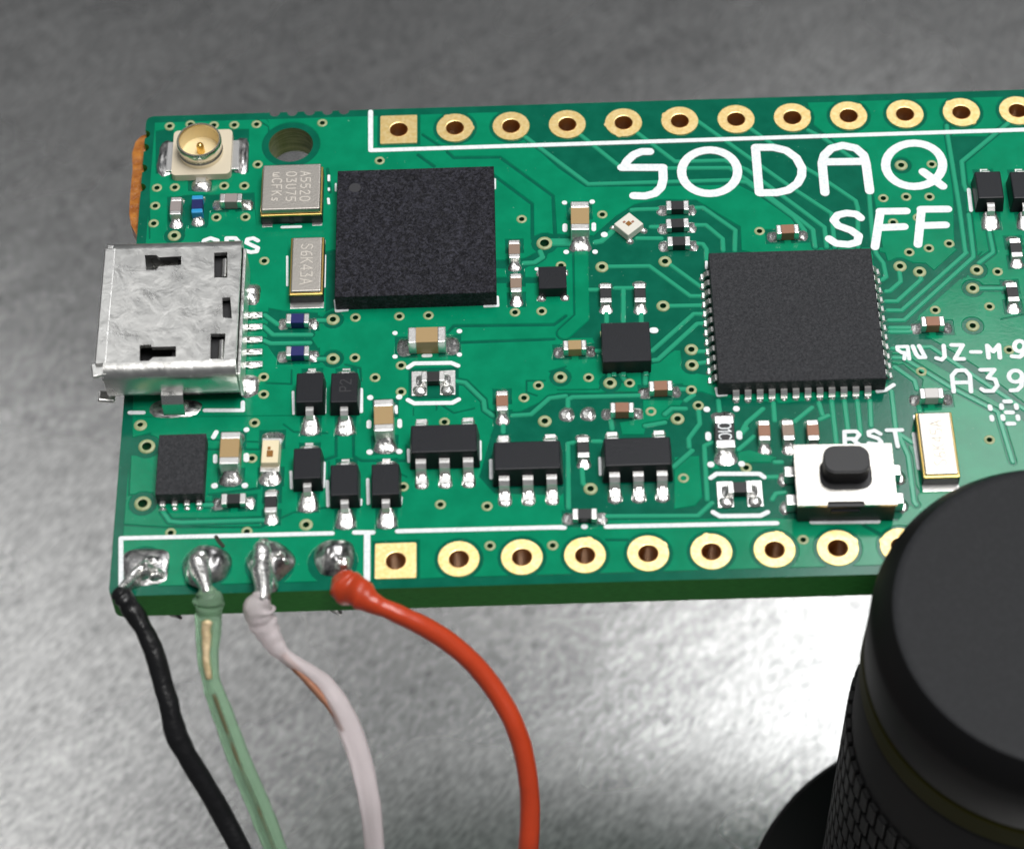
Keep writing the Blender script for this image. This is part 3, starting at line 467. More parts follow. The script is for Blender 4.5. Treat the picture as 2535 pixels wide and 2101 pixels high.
def tube(name, pts, n=16, lump=0.0, seed=0.0, cap=True, sub=6, start=0.0):
    """tube through (x, y, z, radius) points"""
    P_ = [Vector(p[:3]) for p in pts]; R_ = [p[3] for p in pts]; C_, r_ = [], []
    for i in range(len(P_) - 1):
        p0, p1, p2, p3 = P_[max(i - 1, 0)], P_[i], P_[i + 1], P_[min(i + 2, len(P_) - 1)]
        for s in range(sub):
            t = s / sub
            C_.append(0.5 * ((2 * p1) + (p2 - p0) * t + (2 * p0 - 5 * p1 + 4 * p2 - p3) * t * t + (3 * p1 - p0 - 3 * p2 + p3) * t ** 3))
            w = t * t * (3 - 2 * t); r_.append(R_[i] * (1 - w) + R_[i + 1] * w)
    C_.append(P_[-1]); r_.append(R_[-1])
    V, F = [], []; up = Vector((0, 0, 1))
    for i, c in enumerate(C_):
        d = (C_[min(i + 1, len(C_) - 1)] - C_[max(i - 1, 0)]).normalized()
        a = up - d * up.dot(d)
        if a.length < 0.05: a = Vector((1, 0, 0)) - d * d.x
        a.normalize(); b = d.cross(a)
        for k in range(n):
            t = 2 * math.pi * k / n
            rr = r_[i] * (1 + (lump + start * max(0.0, 1 - i / 26)) * noise.noise((math.cos(t) * 0.9 + seed, math.sin(t) * 0.9, i * 0.33)))
            V.append(tuple(c + (a * math.cos(t) + b * math.sin(t)) * rr))
    for i in range(len(C_) - 1):
        for k in range(n):
            q = (k + 1) % n; F.append((i * n + k, i * n + q, (i + 1) * n + q, (i + 1) * n + k))
    if cap:
        for i0, cc, d, rev in ((0, C_[0], (C_[0] - C_[1]).normalized() * r_[0] * 0.55, True), ((len(C_) - 1) * n, C_[-1], (C_[-1] - C_[-2]).normalized() * r_[-1] * 0.4, False)):
            m0 = len(V)
            for k in range(n): V.append(tuple(Vector(V[i0 + k]) * 0.55 + cc * 0.45 + d * 0.8))
            V.append(tuple(cc + d))
            for k in range(n):
                q = (k + 1) % n
                f1 = (i0 + k, i0 + q, m0 + q, m0 + k); f2 = (m0 + k, m0 + q, m0 + n)
                F.append(tuple(reversed(f1)) if rev else f1[::1]); F.append(f2)
    me = mesh(name, V, F, True)
    bm = bmesh.new(); bm.from_mesh(me); bmesh.ops.recalc_face_normals(bm, faces=bm.faces); bm.to_mesh(me); bm.free()
    return me
def profile(name, pts, width, thick):
    """sheet-metal strip bent along (y, z) points, width along x"""
    n = len(pts); V, F = [], []
    off = []
    for i in range(n):
        a, b = pts[max(i - 1, 0)], pts[min(i + 1, n - 1)]
        d = Vector((b[0] - a[0], b[1] - a[1])).normalized(); off.append((-d.y * thick, d.x * thick))
    for i, (y, z) in enumerate(pts):
        for x in (-width / 2, width / 2):
            V.append((x, y, z)); V.append((x, y + off[i][0], z + off[i][1]))
    for i in range(n - 1):
        a, b = 4 * i, 4 * i + 4
        F += [(a, a + 2, b + 2, b), (a + 1, b + 1, b + 3, a + 3), (a, b, b + 1, a + 1), (a + 2, a + 3, b + 3, b + 2)]
    F += [(0, 1, 3, 2), (4 * n - 4, 4 * n - 2, 4 * n - 1, 4 * n - 3)]
    me = mesh(name, V, F)
    bm = bmesh.new(); bm.from_mesh(me); bmesh.ops.recalc_face_normals(bm, faces=bm.faces)
    bmesh.ops.bevel(bm, geom=list(bm.edges), offset=thick * 0.25, segments=2, profile=0.5, affect='EDGES')
    bm.to_mesh(me); bm.free()
    return me

# small stroke font (unit box 0.7 x 1) for the print on parts
GLYPH = {
 'A': [[(0, 0), (.35, 1), (.7, 0)], [(.15, .35), (.55, .35)]], '5': [[(.65, 1), (.1, 1), (.05, .55), (.45, .6), (.65, .35), (.45, .03), (.05, .06)]],
 '2': [[(.05, .8), (.25, 1), (.55, .95), (.62, .7), (.05, 0), (.68, 0)]], '0': [[(.2, 0), (.03, .25), (.03, .75), (.2, 1), (.5, 1), (.67, .75), (.67, .25), (.5, 0), (.2, 0)]],
 '3': [[(.05, 1), (.62, 1), (.3, .58), (.62, .4), (.55, .05), (.05, .03)]], 'U': [[(.05, 1), (.05, .2), (.25, 0), (.5, 0), (.65, .2), (.65, 1)]], '7': [[(.05, 1), (.66, 1), (.25, 0)]],
 'C': [[(.66, .85), (.45, 1), (.2, .97), (.04, .7), (.04, .3), (.2, .03), (.45, 0), (.66, .15)]], 'F': [[(.05, 0), (.05, 1), (.65, 1)], [(.05, .52), (.5, .52)]], 'K': [[(.05, 0), (.05, 1)], [(.65, 1), (.06, .45)], [(.22, .6), (.66, 0)]],
 'S': [[(.64, .85), (.4, 1), (.12, .92), (.08, .65), (.35, .52), (.62, .38), (.6, .1), (.35, 0), (.05, .12)]], 's': [[(.55, .55), (.25, .62), (.1, .45), (.5, .25), (.4, .02), (.08, .08)]], '6': [[(.6, .95), (.25, .85), (.05, .4), (.15, .05), (.5, 0), (.65, .25), (.5, .5), (.1, .4)]],
 '4': [[(.5, 0), (.5, 1), (.02, .3), (.68, .3)]], '1': [[(.2, .8), (.4, 1), (.4, 0)]], 'u': [[(.05, .7), (.1, .1), (.35, .05), (.4, .5), (.45, .05), (.65, .1), (.68, .7)]], 'R': [[(.05, 0), (.05, 1), (.5, 1), (.62, .75), (.45, .52), (.05, .52)], [(.35, .5), (.66, 0)]],
 'V': [[(.02, 1), (.35, 0), (.68, 1)]], 'P': [[(.05, 0), (.05, 1), (.55, 1), (.65, .75), (.5, .5), (.05, .5)]],
}
def print_text(text, cx, cy, z, height, w, rot, material, parent, adv=0.92):
    """each character one flat printed piece on top of a part"""
    W = (len(text) - 1) * adv + 0.7; c, s = math.cos(rot), math.sin(rot)
    for k, chx in enumerate(text):
        adds = []
        for st in GLYPH[chx]:
            pts = [((p[0] + k * adv - W / 2) * height * 0.85, (p[1] - 0.5) * height) for p in st]
            adds += stroke([(cx + x * c - y * s, cy + x * s + y * c) for x, y in pts], w)
        slab('character', adds, [], z - 0.002, z + 0.006, material, parent)

rnd = random.Random(7)

# ================================================================== the surface under everything
plate_z = -36.0
pl = obj('metal_surface', mesh('metal_surface', [(-900, -900, 0), (900, -900, 0), (900, 900, 0), (-900, 900, 0)], [(0, 1, 2, 3)]), 'steel_plate', loc=(0, 0, plate_z))
pl['kind'] = 'structure'; pl['label'] = 'brushed grey steel surface below the circuit board'

# ================================================================== the board
board = empty('circuit_board'); tag(board, 'green printed circuit board crowded with small soldered components', 'circuit board')
T_ = 1.6
XL, XR, YB, YT = -11.5, 39.4, -12.7, 12.7
HX = [2.54 * i for i in range(15)]
HDR = [(x, 11.43) for x in HX] + [(x, -11.43) for x in HX]
def square_pad(i): return i in (0, len(HX))
outline = [rrect((XL + XR) / 2, 0, XR - XL, YT - YB, 0.35, 4)]
cuts = [circle(x, y, 0.47, 20) for x, y in HDR] + [circle(MOUNT[0], MOUNT[1], 1.0, 36)]
cuts += [circle(x, y, (0.13, 0.16, 0.24)[s], 10) for x, y, s, i in VIAS] + [circle(x, y, r, 14) for x, y, r in BITES]
v2, tris = combine(outline, cuts)
me = extrude('substrate', v2, tris, -T_, 0.0, 0.0, True)
me.materials.append(MATS['mask_bare']); me.materials.append(MATS['laminate_edge']); me.materials.append(MATS['laminate_hole'])
for p in me.polygons:
    if abs(p.normal.z) < 0.5:
        c = p.center
        p.material_index = 2 if math.hypot(c.x - MOUNT[0], c.y - MOUNT[1]) < 1.3 else 1
obj('substrate', me, None, board, label='green laminate with dark edges')

# keep-out areas for copper
clear = list(DARK)
for pts, w in GAPS: clear += stroke(pts, w)
clear += [circle(x, y, 1.02, 20) if not square_pad(i) else rect(x - .98, y - .98, x + .98, y + .98) for i, (x, y) in enumerate(HDR)]
clear += [circle(x, y, 1.05, 20) for x, y in WIREPADS] + [circle(MOUNT[0], MOUNT[1], 1.35, 32)]
SMD = []
def pad_clear(x, y, w, h): clear.append(rect(x - w / 2 - .12, y - h / 2 - .12, x + w / 2 + .12, y + h / 2 + .12))
CHIPDIM = {'c4': (1.0, .5, .5, .34), 'r4': (1.0, .5, .35, .32), 'b4': (1.0, .52, .4, .3), 'c6': (1.6, .82, .85, .5), 'r6': (1.6, .82, .5, .5), 'led': (1.6, .8, .5, .5)}
for kind, x, y, rot, lab in CHIPS:
    L, W, H, E_ = CHIPDIM[kind.split(':')[0]]
    for s in (-1, 1):
        d = L / 2 + E_ / 2 - 0.12
        if rot: pad_clear(x, y + s * d, W + .1, E_ + .25)
        else: pad_clear(x + s * d, y, E_ + .25, W + .1)
for d in DIODES:
    pad_clear(d[0], d[1] - 1.35, .7, .8); pad_clear(d[0], d[1] + 1.2, .7, .6)
for x, y in JUMPERS: pad_clear(x, y, 1.9, 1.4)
clear += [circle(x, y, (0.46, 0.5, 0.62)[s] if i else (0.15, 0.18, 0.25)[s], 14) for x, y, s, i in VIAS]
via_cut = [(x, y, (0.15, 0.18, 0.25)[s]) for x, y, s, i in VIAS]
v2, tris = combine([rect(XL + .42, YB + .42, XR - .4, YT - .42)], clear + [c for pts, w in TRACES for c in stroke(pts, w + 0.26)])
for isl in islands(tris):
    a = sum(abs((v2[t[1]][0] - v2[t[0]][0]) * (v2[t[2]][1] - v2[t[0]][1]) - (v2[t[2]][0] - v2[t[0]][0]) * (v2[t[1]][1] - v2[t[0]][1])) / 2 for t in isl)
    if a > 0.12: obj('copper_area', extrude('copper_area', v2, isl, 0.0, 0.03, 0.035), 'mask_copper', board)
tclear = [c for pts, w in TRACES for c in stroke(pts, w + 0.2)]
for isl_p in ISLANDS: slab('copper_area', [isl_p], tclear + [circle(x, y, .34, 12) for x, y, s, i in VIAS if i], 0.0, 0.03, 'mask_copper', board, slope=0.035)
for k, (pts, w) in enumerate(TRACES):
    near = [circle(x, y, r_, 12) for x, y, r_ in via_cut if any(math.hypot(x - a, y - b) < 0.6 for a, b in pts)]
    slab('trace', stroke(pts, w), near, 0.0, 0.036 + 0.0012 * (k % 7), 'mask_trace' if w < .4 else 'mask_copper', board, slope=0.04)

# header pads
barrel = lathe([(0.40, 0.045), (0.40, -T_ - 0.02), (0.47, -T_ - 0.02)], 20, 'barrel')
for i, (x, y) in enumerate(HDR):
    lobes = []
    rr_ = rnd.Random(i) if False else random.Random(40 + i)
    if i not in (0, 15):
        for k in range(rr_.choice((0, 1, 1, 2))):
            a = rr_.uniform(0, 6.28); lobes.append(circle(x + .72 * math.cos(a), y + .72 * math.sin(a), .17, 10))
    shape = [rrect(x, y, 1.66, 1.66, .05, 2)] if square_pad(i) else [circle(x, y, .83, 32)] + lobes
    p = slab('header_pad', shape, [circle(x, y, .46, 24)], 0.0, 0.045, 'gold', board, slope=0.012)
    obj('plated_hole', barrel, 'gold_barrel', p, (x, y, 0))
    rim = lathe([(0.47, 0.046), (0.44, 0.052), (0.40, 0.03)], 24, 'rim') if i == 0 else rim
    obj('hole_rim', rim, 'gold', p, (x, y, 0))
# vias
VM = []
for ro, ri in ((.225, .12), (.275, .135), (.34, .2)):
    VM.append((lathe([(ro + .02, 0.0), (ro, .045), (ri + .03, .05), (ri, .035)], 16, 'via'), lathe([(ri, .035), (ri, -.5), (0.001, -.5)], 12, 'via_hole')))
for x, y, s, iso in VIAS:
    v = obj('via', VM[s][0], 'via_ring', board, (x, y, 0)); obj('drill_hole', VM[s][1], 'via_hole', v)

# silkscreen
for k, (pts, w) in enumerate(SILK): slab('silkscreen_line', stroke(pts, w), [], 0.0, 0.054 + 0.0015 * (k % 5), 'silk', board)
for chx, w, sts in LETTERS:
    slab('letter' if chx != 'mark' else 'date_mark', [c for st in sts for c in stroke(st, w)], [], 0.0, 0.052, 'silk', board, label=('white letter ' + chx) if len(chx) == 1 else None)

# ------------------------------------------------------------------ small two-ended chips
def two_ended(kind, x, y, rot, lab):
    base, sub = kind.split(':')
    L, W, H, E_ = CHIPDIM[base]
    name = {'c4': 'capacitor', 'c6': 'capacitor', 'r4': 'resistor', 'r6': 'resistor', 'b4': 'inductor', 'led': 'light_emitting_diode'}[base]
    if sub == 'blue': name = 'inductor'
    e = empty(name, board, (x, y, 0), math.radians(rot + rnd.uniform(-1.5, 1.5)), label=lab or None)
    tl = L * (0.24 if base != 'c6' else 0.22)
    endm = 'cyan_end' if sub == 'blue' else 'tin'
    if base == 'led':
        obj('base', rbox(L, W * .96, .18, .02), 'cream', e, (0, 0, .04))
        obj('lens', rbox(L * .76, W * .95, .36, .04, 2, .04, .03), 'led_cream', e, (-.02, 0, .21))
        obj('die', rbox(.3, .26, .04, .01), 'amber', e, (-.15, 0, .57)); obj('bond_mark', rbox(.14, .12, .04, .01), 'amber', e, (.12, .05, .57))
        for s in (-1, 1): obj('terminal', rbox(.3, W, .26, .02), 'tin', e, (s * (L / 2 - .12), 0, .03))
    else:
        bodym = 'ceramic_' + ('black' if base == 'r6' else sub)
        obj('body', rbox(L - 2 * tl + .04, W * .97, H * .98, .015, 1), bodym, e, (0, 0, .03))
        for s in (-1, 1): obj('terminal', rbox(tl, W, H, .05 if base != 'r4' else .03, 2), endm, e, (s * (L / 2 - tl / 2), 0, .03))
        if base == 'r6': print_text(sub, 0, 0, H + .03, .5, .06, math.pi, 'silk', e, adv=.62)
    for s in (-1, 1):
        f = obj('solder', fillet(rnd.randint(1, 5)), 'solder', e, (s * (L / 2 - .05), 0, 0.0), 0 if s > 0 else math.pi)
        f.scale = (E_ + .1 + rnd.uniform(-.04, .05), W * .6, H * rnd.uniform(.38, .55) + .05)
    return e
for c in CHIPS: two_ended(*c)
for x, y in JUMPERS:
    e = empty('resistor', board, (x, y, 0), label='small black resistor on two tall pads between white arcs')
    obj('body', rbox(.5, .5, .34, .02), 'ceramic_black', e, (0, .12, .03))
    for s in (-1, 1):
        obj('terminal', rbox(.24, .52, .36, .03), 'tin', e, (s * .37, .12, .03))
        obj('pad', rbox(.66, 1.25, .05, .02), 'tin', e, (s * .6, 0, .01))
        d = obj('solder', dome(3 + (s > 0), sq=3.0), 'solder', e, (s * .58, -.4, .04)); d.scale = (.3, .26, .17)
        d = obj('solder', fillet(2), 'solder', e, (s * .44, .12, .04), 0 if s > 0 else math.pi); d.scale = (.32, .3, .22)
for x, y in BLOBS:
    d = obj('solder_pad', dome(6, sq=2.6), 'solder', board, (x, y, 0)); d.scale = (.33, .36, .16)

# ------------------------------------------------------------------ leaded black parts
def gull(w, h0, reach, th=.12):
    k = ('g', w, h0, reach)
    if k not in _cache:
        _cache[k] = profile('lead', [(0.12, h0), (-.16, h0), (-.24, h0 - .06), (-.30, .2), (-.36, .1), (-.44, .07), (-reach, .07)], w, -th)
    return _cache[k]
for x, y, chx in DIODES:
    e = empty('diode', board, (x, y, 0), rnd.uniform(-.015, .015))
    obj('body', rbox(1.24, 1.7, .86, .045, 2, .06, .1), 'epoxy_smooth', e, (0, 0, .04))
    for s in (-1, 1):
        a = math.pi if s > 0 else 0
        obj('lead', gull(.32, .5, .66), 'tin', e, (0, s * .82, 0), a)
        d = obj('solder', ramp(rnd.randint(1, 6)), 'solder', e, (0, s * 1.0, 0.0), a); d.scale = (.42, .86 if s < 0 else .5, .27)
    if chx: print_text(chx, .05, .1, .9, .45, .05, math.radians(90), 'epoxy_mark', e)
for k, (x, y) in enumerate(SOTS):
    e = empty('leaded_chip', board, (x, y, 0), label=('left', 'middle', 'right')[k] + ' one of three black chips with three front leads')
    obj('body', rbox(2.9, 1.66, 1.04, .05, 2, .1, .15), 'epoxy_smooth', e, (0, 0, .06))
    for lx in (-.97, 0, .97):
        obj('lead', gull(.42, .6, .82), 'tin', e, (lx, -.79, 0))
        d = obj('solder', ramp(rnd.randint(1, 6)), 'solder', e, (lx, -1.08, .0)); d.scale = (.31, .74, .27)
    for lx in (-.97, .97):
        obj('lead', gull(.42, .6, .82), 'tin', e, (lx, .79, 0), math.pi)
        d = obj('solder', ramp(rnd.randint(1, 6)), 'solder', e, (lx, 1.08, .0), math.pi); d.scale = (.3, .66, .24)

# ------------------------------------------------------------------ black chips
x, y, w, d = MODULE
e = empty('large_chip', board, (x, y, 0), label='large square black module with rough top')
obj('body', rbox(w, d, .95, .02, 1), 'epoxy_module', e)
slab('pin_mark', [circle(-w / 2 + .78, d / 2 - 1.0, .26, 24)], [], .949, .953, 'epoxy_mark', e)
x, y, w, d = MCU
e = empty('microcontroller', board, (x, y, 0), label='square black chip with metal pins on its sides')
obj('body', rbox(w, d, .86, .03, 1), 'epoxy_chip', e, (0, 0, .04))
pin_me = profile('pin', [(.12, .3), (-.06, .3), (-.16, .2), (-.2, .06), (-.34, .05)], .27, -.09)
for side, rz in (('front', 0), ('left', -math.pi / 2), ('right', math.pi / 2)):
    for k in range(12):
        u = (k - 5.5) * .5
        px_, py_ = {'front': (u, -d / 2), 'left': (-w / 2, u), 'right': (w / 2, u)}[side]
        p = obj('pin', pin_me, 'tin', e, (px_, py_, 0), rz)
        q = obj('solder', dome(rnd.randint(1, 6)), 'solder', p, (0, -.26, .0)); q.scale = (.15, .17, .1)
x, y, w, d = SQUARE
e = empty('square_chip', board, (x, y, 0), label='small square black chip left of the microcontroller')
obj('body', rbox(w, d, .85, .02, 1), 'epoxy_smooth', e)
for lx in (-.55, -.15, .8):
    obj('pin', rbox(.2, .24, .1, .02), 'mask_trace', e, (lx, -d / 2 - .06, 0))
for lx in (-.85, .6):
    obj('pad', rbox(.4, .3, .05, .01), 'via_ring', e, (lx, d / 2 + .02, 0))
x, y, w, d = SMALL
e = empty('small_chip', board, (x, y, 0), label='tiny square black chip right of the large module')
obj('body', rbox(w, d, .6, .02, 1), 'epoxy_smooth', e, (0, 0, .02))
for sx in (-1, 1):
    for sy in (-1, 1):
        q = obj('solder', dome(2 + sx, sq=3.0), 'solder', e, (sx * .5, sy * .68, 0)); q.scale = (.22, .2, .14)
x, y, w, d = DFN
e = empty('flat_chip', board, (x, y, 0), label='flat upright black chip with four front pins near the board corner')
obj('body', rbox(w, d, .72, .02, 1), 'epoxy_chip', e, (0, 0, .03))
for k in range(4):
    p = obj('pin', rbox(.26, .3, .26, .06), 'tin', e, ((k - 1.5) * .5, -d / 2 - .08, .0))
    q = obj('solder', dome(k + 1), 'solder', p, (0, -.15, 0)); q.scale = (.15, .14, .1)

# ------------------------------------------------------------------ metal-lidded parts
x, y, w, d = TCXO
e = empty('oscillator', board, (x, y, 0), label='square silver oscillator can with engraved text')
obj('base', rbox(w, d, .5, .03, 1), 'black_plastic', e, (0, 0, .03))
obj('rim', rbox(w, d, .12, .04, 2), 'gold_rim', e, (0, 0, .53))
obj('lid', rbox(w - .14, d - .14, .3, .06, 3), 'lid_steel', e, (0, 0, .65))
obj('front_notch', rbox(.2, .06, .5, .01, 1), 'epoxy_smooth', e, (0, -d / 2, .04))
for k, tx in enumerate(('A5520', '03U75', 'uCFKs')): print_text(tx, .62 - k * .63, 0, .952, .42, .05, -math.pi / 2, 'engraved', e, adv=1.0)
for lx in (-1.1, 1.1): obj('pad', rbox(.45, .3, .05, .01), 'tin', e, (lx, -d / 2, 0))
for name, (x, y, w, d), lab, txt, rot, lid in (('crystal', XTAL1, 'narrow gold-rimmed crystal beside the large module', 'S6K43A', -math.pi / 2, 'lid_steel'), ('crystal', XTAL2, 'gold-rimmed crystal beside the reset button', 'S6K45A', math.pi / 2, 'lid_steel_lit')):
    e = empty(name, board, (x, y, 0), label=lab)
    obj('base', rbox(w, d, .5, .03, 1), 'black_plastic', e, (0, 0, .03))
    obj('rim', rbox(w, d, .14, .05, 2), 'gold_rim', e, (0, 0, .5))
    obj('lid', rbox(w - .16, d - .16, .16, .06, 3), lid, e, (0, 0, .6))
    print_text(txt, 0, 0, .762, .5, .045, rot, 'engraved', e, adv=.9)
    for s in (-1, 1): obj('pad', rbox(w, .7, .06, .02), 'tin', e, (0, s * (d / 2 - .05), 0))

# ------------------------------------------------------------------ coaxial socket
x, y, w, d, rx_, ry_ = UFL
e = empty('coaxial_socket', board, (x, y, 0), label='round gold and cream coaxial antenna socket')
slab('housing', [rrect(0, 0, w, d, .22, 4)], [], 0.02, .4, 'cream', e, slope=0.01)
ring = auto_smooth(lathe([(1.0, .3), (1.0, .62), (.94, .68), (.94, .74), (1.0, .82), (1.0, 1.2), (.97, 1.26), (.9, 1.26), (.87, 1.2), (.87, .42)], 40, 'ring'), 40)
obj('ring', ring, 'ring_metal', e, (rx_ - x, ry_ - y, 0))
obj('lining', auto_smooth(lathe([(.868, 1.16), (.862, .46), (.84, .43), (0.001, .43)], 40, 'lining'), 40), 'ring_lining', e, (rx_ - x, ry_ - y, 0))
pin = auto_smooth(lathe([(.19, .42), (.17, .5), (.17, .82), (.13, .92), (.001, .95)], 16, 'pin'), 60)
obj('centre_pin', pin, 'gold_rim', e, (rx_ - x, ry_ - y, 0))
for s in (-1, 1):
    obj('side_tab', rbox(.5, 1.7, .16, .03), 'tin', e, (s * (w / 2 + .05), 0, .02))
    q = obj('solder', dome(5 + s, rough=.25, sq=4.0), 'solder_dull', e, (s * (w / 2 + .38), 0, .02)); q.scale = (.36, 1.0, .13)
obj('front_tab', rbox(.46, .5, .2, .03), 'tin', e, (-.02, -d / 2 - .12, .02))
q = obj('solder', dome(2, sq=3.0), 'solder', e, (0, -d / 2 - .35, .02)); q.scale = (.46, .36, .2)

# ------------------------------------------------------------------ three-colour light
e = empty('status_light', board, (RGB[0], RGB[1], 0), math.radians(42), label='white square light turned on its corner')
obj('body', rbox(1.0, .95, .4, .04, 2, .03, .03), 'led_white', e, (0, 0, .02))
obj('die', rbox(.22, .22, .03, .01, 1), 'amber', e, (0, 0, .41)); obj('die', rbox(.12, .1, .03, .01, 1), 'strand', e, (.2, -.05, .41)); obj('die', rbox(.12, .1, .03, .01, 1), 'strand', e, (-.08, .2, .41))
for sx, sy in ((-1, -1), (1, -1), (-1, 1), (1, 1)):
    q = obj('solder', dome(3), 'solder', e, (sx * .42, sy * .52, 0)); q.scale = (.17, .17, .12)

# ------------------------------------------------------------------ reset button
x, y, w, d = BUTTON
e = empty('reset_button', board, (x, y, 0), math.radians(-1.0), label='silver push button with black plunger')
w, d = 4.0, 2.95
obj('base', rbox(w - .1, d, 1.1, .04, 2), 'black_plastic', e, (0, 0, .05))
slab('cover', [rect(-w / 2, -d / 2, w / 2, d / 2)], [rrect(-.05, -d / 2, 1.5, .36, .12, 3), rrect(PLUNGER[0] - x, PLUNGER[1] - y - .25, 2.1, 1.5, .5, 5)], 1.12, 1.25, 'button_steel', e, bottom=True)
obj('catch', rbox(1.15, .1, .16, .02, 1), 'epoxy_smooth', e, (-.05, -d / 2 - .03, .75))
pl_me = auto_smooth(extrude('plunger', *combine([rrect(0, 0, 1.86, 1.32, .5, 8)], []), 1.0, 2.0), 40)
bm = bmesh.new(); bm.from_mesh(pl_me); bmesh.ops.bevel(bm, geom=[ed for ed in bm.edges if len(ed.link_faces) == 2 and abs(ed.link_faces[0].normal.z - ed.link_faces[1].normal.z) > .5], offset=.05, segments=2, affect='EDGES'); bm.to_mesh(pl_me); bm.free()
obj('plunger', pl_me, 'black_plastic', e, (PLUNGER[0] - x, PLUNGER[1] - y, 0))
for sx in (-1, 1):
    for sy in (-.62, .75):
        obj('terminal', rbox(.44, .5, .62, .05), 'tin', e, (sx * (w / 2 + .16), sy - .15, .02))
        q = obj('solder', dome(4), 'solder', e, (sx * (w / 2 + .4), sy - .15, 0)); q.scale = (.24, .34, .14)

# ------------------------------------------------------------------ USB connector
x, y, w, d = USB
e = empty('usb_connector', board, (0, 0, 0), label='silver micro USB socket overhanging the board edge')
x0, x1 = x - w / 2, x + w / 2; hd = 3.55; H = 2.5; r = .55; th = .22
slab('top_plate', [rect(x0, y - hd + r, x1, y + hd - r)], [USBPTS[k] for k in ('key1', 'key2', 'win1', 'win2', 'win3')], H - th, H, 'shell_steel', e, bottom=True)
for s in (-1, 1):
    pts = [(y + s * (hd - r + r * math.sin(a * math.pi / 16)), H - r + r * math.cos(a * math.pi / 16)) for a in range(0, 9)]
    pts += [(y + s * hd, 1.1), (y + s * (hd - .12), .75), (y + s * (hd - .7), .28), (y + s * (hd - 1.2), .22)]
    V, F = [], []
    for yy, zz in pts:
        V += [(x0, yy, zz), (x1, yy, zz), (x0, yy - s * .2 if zz > .5 else yy, zz - (.0 if zz < 2 else .2)), (x1, yy - s * .2 if zz > .5 else yy, zz - (.0 if zz < 2 else .2))]
    for i in range(len(pts) - 1):
        a, b = 4 * i, 4 * i + 4; F += [(a, a + 1, b + 1, b), (a + 2, b + 2, b + 3, a + 3), (a, b, b + 2, a + 2), (a + 1, a + 3, b + 3, b + 1)]
    sm = mesh('side_wall', V, F, True); bm = bmesh.new(); bm.from_mesh(sm); bmesh.ops.recalc_face_normals(bm, faces=bm.faces); bm.to_mesh(sm); bm.free(); auto_smooth(sm, 40)
    obj('side_wall', sm, 'shell_steel', e)
obj('insulator', rbox(2.6, 2 * hd - .7, 1.75, .05), 'black_plastic', e, (x1 - 1.45, y, .3))
obj('tongue', rbox(3.0, 2 * hd - 2.2, .5, .05), 'black_plastic', e, (x0 + 2.0, y, 1.1))
obj('bottom_plate', rbox(w - .2, 2 * hd - 1.6, .15, .02), 'shell_steel', e, (x, y, .12))
def lip(pts, wid, yc, xc, zc, rotz=0, tilt=0):
    o = obj('flared_lip', rbox(pts, wid, .2, .06), 'shell_steel', e, (xc, yc, zc), rotz); o.rotation_euler = (0, tilt, rotz); return o
lip(.5, 6.1, y + .05, x0 - .1, H - .2, 0, math.radians(-3))
lip(.6, .7, y - hd + .42, x0 - .2, 2.12, math.radians(10), math.radians(-4))
lip(.7, .5, y - hd + .45, x0 - .2, .15, 0, math.radians(12)); lip(.55, .5, y + hd - .5, x0 - .02, 2.25, 0, math.radians(10)); lip(.6, 4.4, y, x0 - .18, .0, 0, math.radians(14))
for k, s in (('win1', 1), ('win2', -1)):
    q = USBPTS[k]; cx = sum(p[0] for p in q) / 4; cy = sum(p[1] for p in q) / 4
    o = obj('spring_tab', rbox(.2, 1.0, .9, .05), 'shell_steel', e, (cx + .42, cy, 1.5)); o.rotation_euler = (0, math.radians(-20), 0)
obj('rear_frame', rbox(.16, 2 * hd - .5, 1.6, .04), 'shell_steel', e, (x1 + .06, y, .3))
obj('mounting_tab', profile('mounting_tab', [(0.1, 1.0), (-.18, .98), (-.3, .8), (-.34, -.6)], .9, -.2), 'shell_steel', e, (USBANCHORS[2][0], y - hd + .05, 0))
for k, (ax, ay) in enumerate(USBANCHORS[:2]):
    q = obj('anchor_solder', dome(2 + k, sq=2.2, rough=.2), 'solder', e, (ax, ay, .02)); q.scale = (.5, .62, .28)
q = obj('anchor_solder', dome(5, sq=2.6, rough=.15), 'solder_dull', e, (USBANCHORS[2][0], USBANCHORS[2][1] + .12, .02)); q.scale = (1.12, .5, .12)
q = obj('anchor_solder', dome(1, sq=2.6, rough=.15), 'solder', e, (USBANCHORS[2][0], USBANCHORS[2][1] + .18, .05)); q.scale = (.62, .34, .25)
for ax, ay in USBPINS:
    p = obj('pin', rbox(.9, .3, .14, .04), 'tin', e, (ax - .05, ay, .04))
    q = obj('solder', dome(rnd.randint(1, 6), sq=2.8), 'solder', p, (.05, 0, .05)); q.scale = (.4, .17, .16)

# ------------------------------------------------------------------ solder joints of the wires
def joint(x, y, seed, sx, sy, sz, m_, sq=2.2, extra=()):
    e = empty('solder_joint', board, (x, y, 0))
    q = obj('mound', dome(seed, 28, 10, .18, sq), m_, e, (0, 0, .02)); q.scale = (sx, sy, sz)
    for ex, ey, ez, esx, esy, esz, em in extra:
        q = obj('mound', dome(seed + 1, 28, 10, .25, 2.2), em, e, (ex, ey, ez)); q.scale = (esx, esy, esz)
    return e
joint(-10.1, -11.35, 3, .92, .85, .16, 'solder_dull', 4.0, ((.0, -.25, .08, .5, .42, .5, 'solder'), (.42, -.42, .08, .4, .3, .3, 'solder'), (-.42, -.72, .05, .3, .3, .34, 'solder'), (.2, .2, .1, .5, .25, .15, 'solder_dull')))
joint(-7.6, -11.35, 5, .95, .95, .72, 'solder_dull', 2.0, ((-.3, -.45, .25, .5, .75, .62, 'solder'),))
